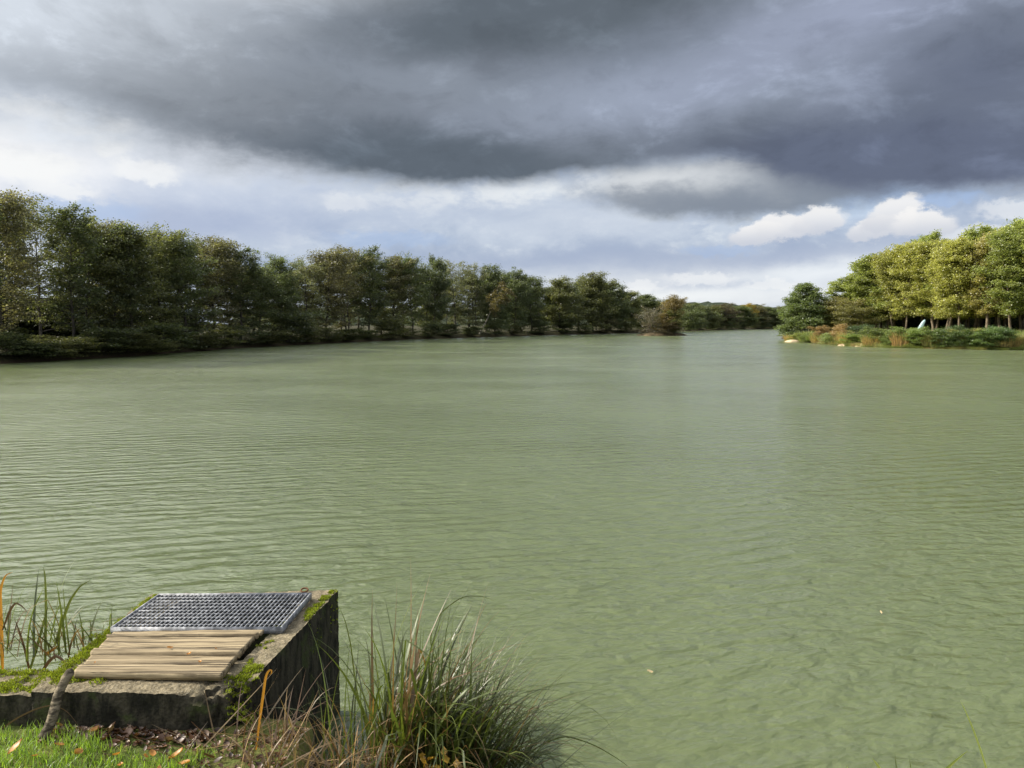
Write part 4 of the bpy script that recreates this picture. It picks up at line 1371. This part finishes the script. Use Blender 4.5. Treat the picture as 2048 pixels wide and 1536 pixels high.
child_blades("green_leaves", root, SEDGE, b, sr.uniform(0, 6.28, n), np.abs(sr.normal(0.12, 0.12, n)), sr.uniform(0.35, 0.72, n), sr.uniform(0.006, 0.010, n), np.abs(sr.normal(0.4, 0.4, n)), sr, seg=9)


def strip(name, pts, width, mat, thick_dir=None):
    """one long leaf along given points"""
    pts = np.array(pts, float)
    tt = np.linspace(0, 1, len(pts))
    s_ = np.linspace(0, 1, 26)
    # smooth resample (Catmull-Rom through numpy interp on a fine spline)
    c = np.column_stack([np.interp(s_, tt, pts[:, k]) for k in range(3)])
    for _ in range(3):
        c[1:-1] = (c[:-2] + 2 * c[1:-1] + c[2:]) / 4
    tan = np.gradient(c, axis=0)
    side = np.cross(tan, np.array([0.25, -1, 0.1]))
    side /= np.linalg.norm(side, axis=1, keepdims=True) + 1e-9
    w = width * np.clip(1 - s_ ** 2.5, 0.05, 1) * np.clip(0.6 + 2 * s_, 0, 1)
    v = np.stack([c - side * w[:, None] / 2, c + np.array([0, -0.12, 0]) * w[:, None], c + side * w[:, None] / 2], 1).reshape(-1, 3)
    f = []
    for k in range(25):
        for q in (0, 1):
            i = 3 * k + q
            f.append((i, i + 1, i + 4, i + 3))
    return v, f


def px_path(pts, y):
    return [on_y(px, py, y + (dy[0] if dy else 0)) for px, py, *dy in pts]


def single_leaf(name, pts, y, width, mat, label, cat, group=None):
    P_ = px_path(pts, y)
    v, f = strip(name, P_, width, mat)
    o = obj(name, mesh(name, v - P_[0], f, mat, True), loc=P_[0])
    return tag(o, label, cat, group)


single_leaf("curled_reed_leaf", [(512, 1500), (519, 1440), (527, 1385), (531, 1352), (537, 1341), (543, 1339), (544, 1347), (536, 1351)], 3.22, 0.011, ORANGE, "single orange dry reed leaf with curled tip before the concrete wall", "reed leaf")
# left reeds: several clumps
LR = [(-2.62, 3.98, 16, 0.50, "left reed clump cut by the photo's left edge"), (-2.36, 3.92, 20, 0.50, "green reed clump just left of the leaning branch"), (-2.15, 4.02, 12, 0.30, "short reed clump on the mossy wall's back edge")]
for i, (x, y, n, L, lab) in enumerate(LR):
    z = 0.70
    root = group_root("reed_clump", (x, y, z), lab, "reeds", "reeds left of the concrete box")
    b, a = ring_base(sr, n, (x, y), 0.13, 0.09, 0.68)
    child_blades("green_leaves", root, REED, b, sr.uniform(0, 6.28, n), np.abs(sr.normal(0.25, 0.2, n)), L * sr.uniform(0.35, 1.0, n), sr.uniform(0.007, 0.014, n), np.abs(sr.normal(0.7, 0.6, n)), sr, seg=10, kink=np.where(sr.uniform(0, 1, n) < 0.2, 1.2, 0))
    b, a = ring_base(sr, n, (x, y), 0.15, 0.1, 0.68)
    child_blades("dry_leaves", root, STRAW, b, sr.uniform(0, 6.28, n), np.abs(sr.normal(0.6, 0.4, n)), L * sr.uniform(0.3, 0.8, n), sr.uniform(0.005, 0.011, n), np.abs(sr.normal(1.2, 0.7, n)), sr, seg=9)
YL = 3.95
for pts, w, mat, lab in (
        ([(90, 1350), (91, 1280), (92, 1200), (90, 1150), (86, 1131)], 0.014, REED, "tallest upright green reed leaf at the left"),
        ([(110, 1290), (122, 1250), (140, 1200), (160, 1172), (185, 1158)], 0.015, REED, "green and orange reed leaf bending right over the water"),
        ([(6, 1390), (4, 1300), (2, 1230), (0, 1180), (10, 1150), (26, 1144)], 0.017, ORANGE, "broad orange reed leaf at the photo's left edge"),
        ([(60, 1340), (75, 1290), (90, 1235), (97, 1209)], 0.015, REED, "short yellow-green reed leaf leaning right"),
        ([(62, 1355), (50, 1300), (38, 1260), (28, 1236)], 0.012, STRAW, "brown withered reed leaf leaning left"),
        ([(5, 1260), (20, 1220), (31, 1205), (44, 1212), (58, 1228)], 0.012, STRAW, "brown kinked reed leaf above the left clump"),
        ([(90, 1310), (105, 1300), (120, 1288)], 0.016, ORANGE, "short orange reed leaf tip beside the moss"),
        ([(70, 1370), (95, 1325), (112, 1310), (128, 1322), (146, 1350), (158, 1366)], 0.016, STRAW, "pale arched dry leaf hanging over the branch's top")):
    single_leaf("reed_leaf", pts, YL if "branch" not in lab else 3.75, w, mat, lab, "reed leaf", "reed leaves left of the concrete box")
single_leaf("dry_grass", [(-10, 1468), (30, 1438), (70, 1418), (105, 1409), (135, 1422), (160, 1455)], 3.36, 0.007, STRAW, "thin pale grass stem arched before the dark concrete wall", "grass stem")
FRESH = leaf_mat("fresh_grass_leaf", (0.26, 0.32, 0.10), 0.5, 0.2)
# grasses at the lower right corner
for pts, w, mat, lab in (
        ([(1990, 1600), (1965, 1510), (1945, 1455), (1930, 1420), (1920, 1400)], 0.007, FRESH, "thin straw stem rising highest at the lower right"),
        ([(1850, 1610), (1885, 1545), (1910, 1522), (1936, 1501)], 0.014, FRESH, "pale green grass leaf leaning right at the lower right edge"),
        ([(1800, 1620), (1775, 1560), (1755, 1530), (1744, 1516)], 0.013, FRESH, "pale green grass leaf leaning left at the lower right edge"),
        ([(1700, 1610), (1697, 1560), (1694, 1528)], 0.009, FRESH, "short grass leaf tip leftmost at the lower right edge"),
        ([(1795, 1610), (1793, 1540), (1790, 1505)], 0.005, SEDGE, "dark thin upright grass tip at the lower right edge"),
        ([(1830, 1610), (1824, 1550), (1818, 1513)], 0.006, SEDGE, "dark thin grass tip leaning slightly left at the lower right edge")):
    single_leaf("grass_leaf", pts, 2.55, w, mat, lab, "grass leaf", "grass leaves at the lower right")
# stray long sedge leaves seen singly
for pts, y, w, lab in (
        ([(745, 1500), (712, 1380), (702, 1290), (690, 1240), (678, 1213)], 3.55, 0.007, "long sedge leaf reaching up to the concrete corner"),
        ([(1010, 1540), (1080, 1490), (1130, 1470), (1190, 1490), (1240, 1520), (1275, 1548)], 3.6, 0.007, "long sedge leaf arching down right over the shaded water"),
        ([(900, 1400), (855, 1280), (880, 1225), (925, 1192), (965, 1192), (990, 1203)], 3.6, 0.006, "high arching sedge leaf above the tussock")):
    single_leaf("sedge_leaf", pts, y, w, SEDGE, lab, "sedge leaf", "long loose sedge leaves")

# lawn
lr = np.random.default_rng(55)
n = 70000
b = np.column_stack([lr.uniform(-4.2, -0.9, n), lr.uniform(1.6, 3.50, n), np.zeros(n)])
lim = -1.42 + 0.75 * (3.35 - b[:, 1]) + 0.05 * np.sin(b[:, 1] * 14) + lr.normal(0, 0.03, n)
wall_y = 3.355 + 0.02 * np.sin(b[:, 0] * 9) + lr.normal(0, 0.02, n) - 0.16 * sstep(b[:, 0], -2.05, -1.5)
b = b[(b[:, 0] < lim) & (b[:, 1] < wall_y)]
n = len(b)
b[:, 2] = ground_z(b) - 0.004
cl = 0.6 + 0.6 * (np.sin(b[:, 0] * 11 + np.sin(b[:, 1] * 7)) * np.sin(b[:, 1] * 13 + 1) * 0.5 + 0.5)
v, f = blades(b, lr.uniform(0, 6.28, n), np.abs(lr.normal(0.35, 0.3, n)), lr.uniform(0.03, 0.07, n) * cl, lr.uniform(0.0025, 0.0045, n), np.abs(lr.normal(0.7, 0.5, n)), lr, 3)
tag(obj("lawn_grass", mesh("lawn_grass", v, f, LAWN)), "short bright green lawn grass at the near bank", "grass", kind="stuff")

# leaves: litter and single fallen leaves
LITTER = leaf_mat("dead_leaf_litter", (0.10, 0.05, 0.025), 0.2, 0.6, (0.22, 0.14, 0.07), 0.15)
FALLEN = leaf_mat("fallen_leaf", (0.42, 0.20, 0.05), 0.3, 0.4)


def curled_leaves(pts, size, rng):
    V, F, k0 = [], [], 0
    for p_ in pts:
        s_ = size * rng.uniform(0.6, 1.3)
        a = rng.uniform(0, 6.28)
        cu = rng.uniform(0.1, 0.5) * s_
        tilt = rng.normal(0, 0.35, 2)
        loc = []
        for uu, wv in ((-0.5, 0.05), (-0.25, 0.28), (0.1, 0.34), (0.35, 0.18), (0.55, 0.02)):
            for sg in (-1, 0, 1):
                x_, y_ = uu * s_, sg * wv * s_
                z_ = cu * (abs(sg) * 0.5 + uu * uu) + 0.004 + tilt[0] * x_ + tilt[1] * y_
                loc.append((x_, y_, z_))
        loc = np.array(loc)
        loc[:, 2] -= loc[:, 2].min() - 0.003
        rot = np.array([[math.cos(a), -math.sin(a), 0], [math.sin(a), math.cos(a), 0], [0, 0, 1]])
        V.append(loc @ rot.T + p_)
        for r_ in range(4):
            for c_ in range(2):
                i = k0 + r_ * 3 + c_
                F.append((i, i + 1, i + 4, i + 3))
        k0 += 15
    return np.concatenate(V), np.array(F)


n = 520
lx = lr.uniform(-2.0, -0.75, n)
ly = np.where(lx < -1.3, 3.36 - np.abs(lr.normal(0, 0.07, n)), lr.uniform(2.95, 3.38, n))
pts = np.column_stack([lx, ly, ground_z(np.column_stack([lx, ly])) + 0.004])
v, f = curled_leaves(pts, 0.030, lr)
tag(obj("leaf_litter", mesh("leaf_litter", v, f, LITTER)), "brown dead leaf litter at the foot of the concrete wall", "leaf litter", kind="stuff")
for i, (px, py) in enumerate(((158, 1512), (30, 1512), (232, 1510), (292, 1508), (305, 1502), (318, 1532), (240, 1526), (368, 1520), (188, 1466), (70, 1522), (352, 1506), (120, 1500))):
    q = on_z(px, py, 0.60)
    v, f = curled_leaves([np.zeros(3)], 0.042, lr)
    tag(obj("fallen_leaf", mesh("fallen_leaf", v, f, FALLEN), loc=(q[0], q[1], gz(q[0], q[1]) + 0.022)), "small orange-brown dead leaf lying on the lawn", "leaf", "dead leaves on the lawn")
for px, py, lab in ((340, 1299, "orange dead leaf on the middle of the wooden cover"), (400, 1327, "pale small leaf on the wooden cover's near right"), (378, 1312, "tiny brown leaf scrap right of the cover's orange leaf"), (432, 1300, "tan leaf scrap near the wooden cover's right edge"), (190, 1328, "tiny reddish leaf scrap at the wooden cover's near left")):
    q = on_z(px, py, ZP)
    v, f = curled_leaves([np.zeros(3)], 0.03 if "orange" in lab else 0.018, lr)
    tag(obj("fallen_leaf", mesh("fallen_leaf", v, f, FALLEN), loc=(q[0], q[1], ZP + 0.003)), lab, "leaf", "dead leaves on the wooden cover")
PALELEAF = leaf_mat("pale_floating_leaf", (0.75, 0.62, 0.40), 0.2, 0.2)
for px, py, lab in ((1300, 1347, "pale leaf floating on the water right of the sedge"), (1762, 1228, "tiny pale leaf floating far right on the water")):
    q = on_z(px, py, 0.0)
    v, f = curled_leaves([np.zeros(3)], 0.045 if px < 1500 else 0.022, lr)
    tag(obj("floating_leaf", mesh("floating_leaf", v, f, PALELEAF), loc=(q[0], q[1], 0.004)), lab, "leaf", "leaves floating on the water")
# yellow-leaved weed at the tussock's foot
wc = on_y(862, 1520, 3.12)
wr = np.random.default_rng(9)
root = group_root("yellow_weed", (wc[0], wc[1], gz(wc[0], wc[1])), "small weed with yellow-orange leaves at the sedge tussock's foot", "weed")
YEL = leaf_mat("yellow_leaves", (0.45, 0.28, 0.04), 0.45, 0.35)
n = 26
h0 = wc[2] - root.location[2]
P_ = np.column_stack([wr.normal(0, 0.045, n), wr.normal(0, 0.03, n), h0 + wr.normal(0, 0.028, n)])
v, f = leaf_quads(P_, 0.038, wr, 1.0)
obj("leaves", mesh("leaves", v, f, YEL), root)
geo = Geo()
for q in P_[:9]:
    s_ = np.linspace(0, 1, 5)[:, None]
    geo.add(*tube(np.array([0, 0, -0.02]) * (1 - s_) + q * s_, np.full(5, 0.002), 4))
v, f = geo.get()
obj("stems", mesh("stems", v, f, STRAW), root)
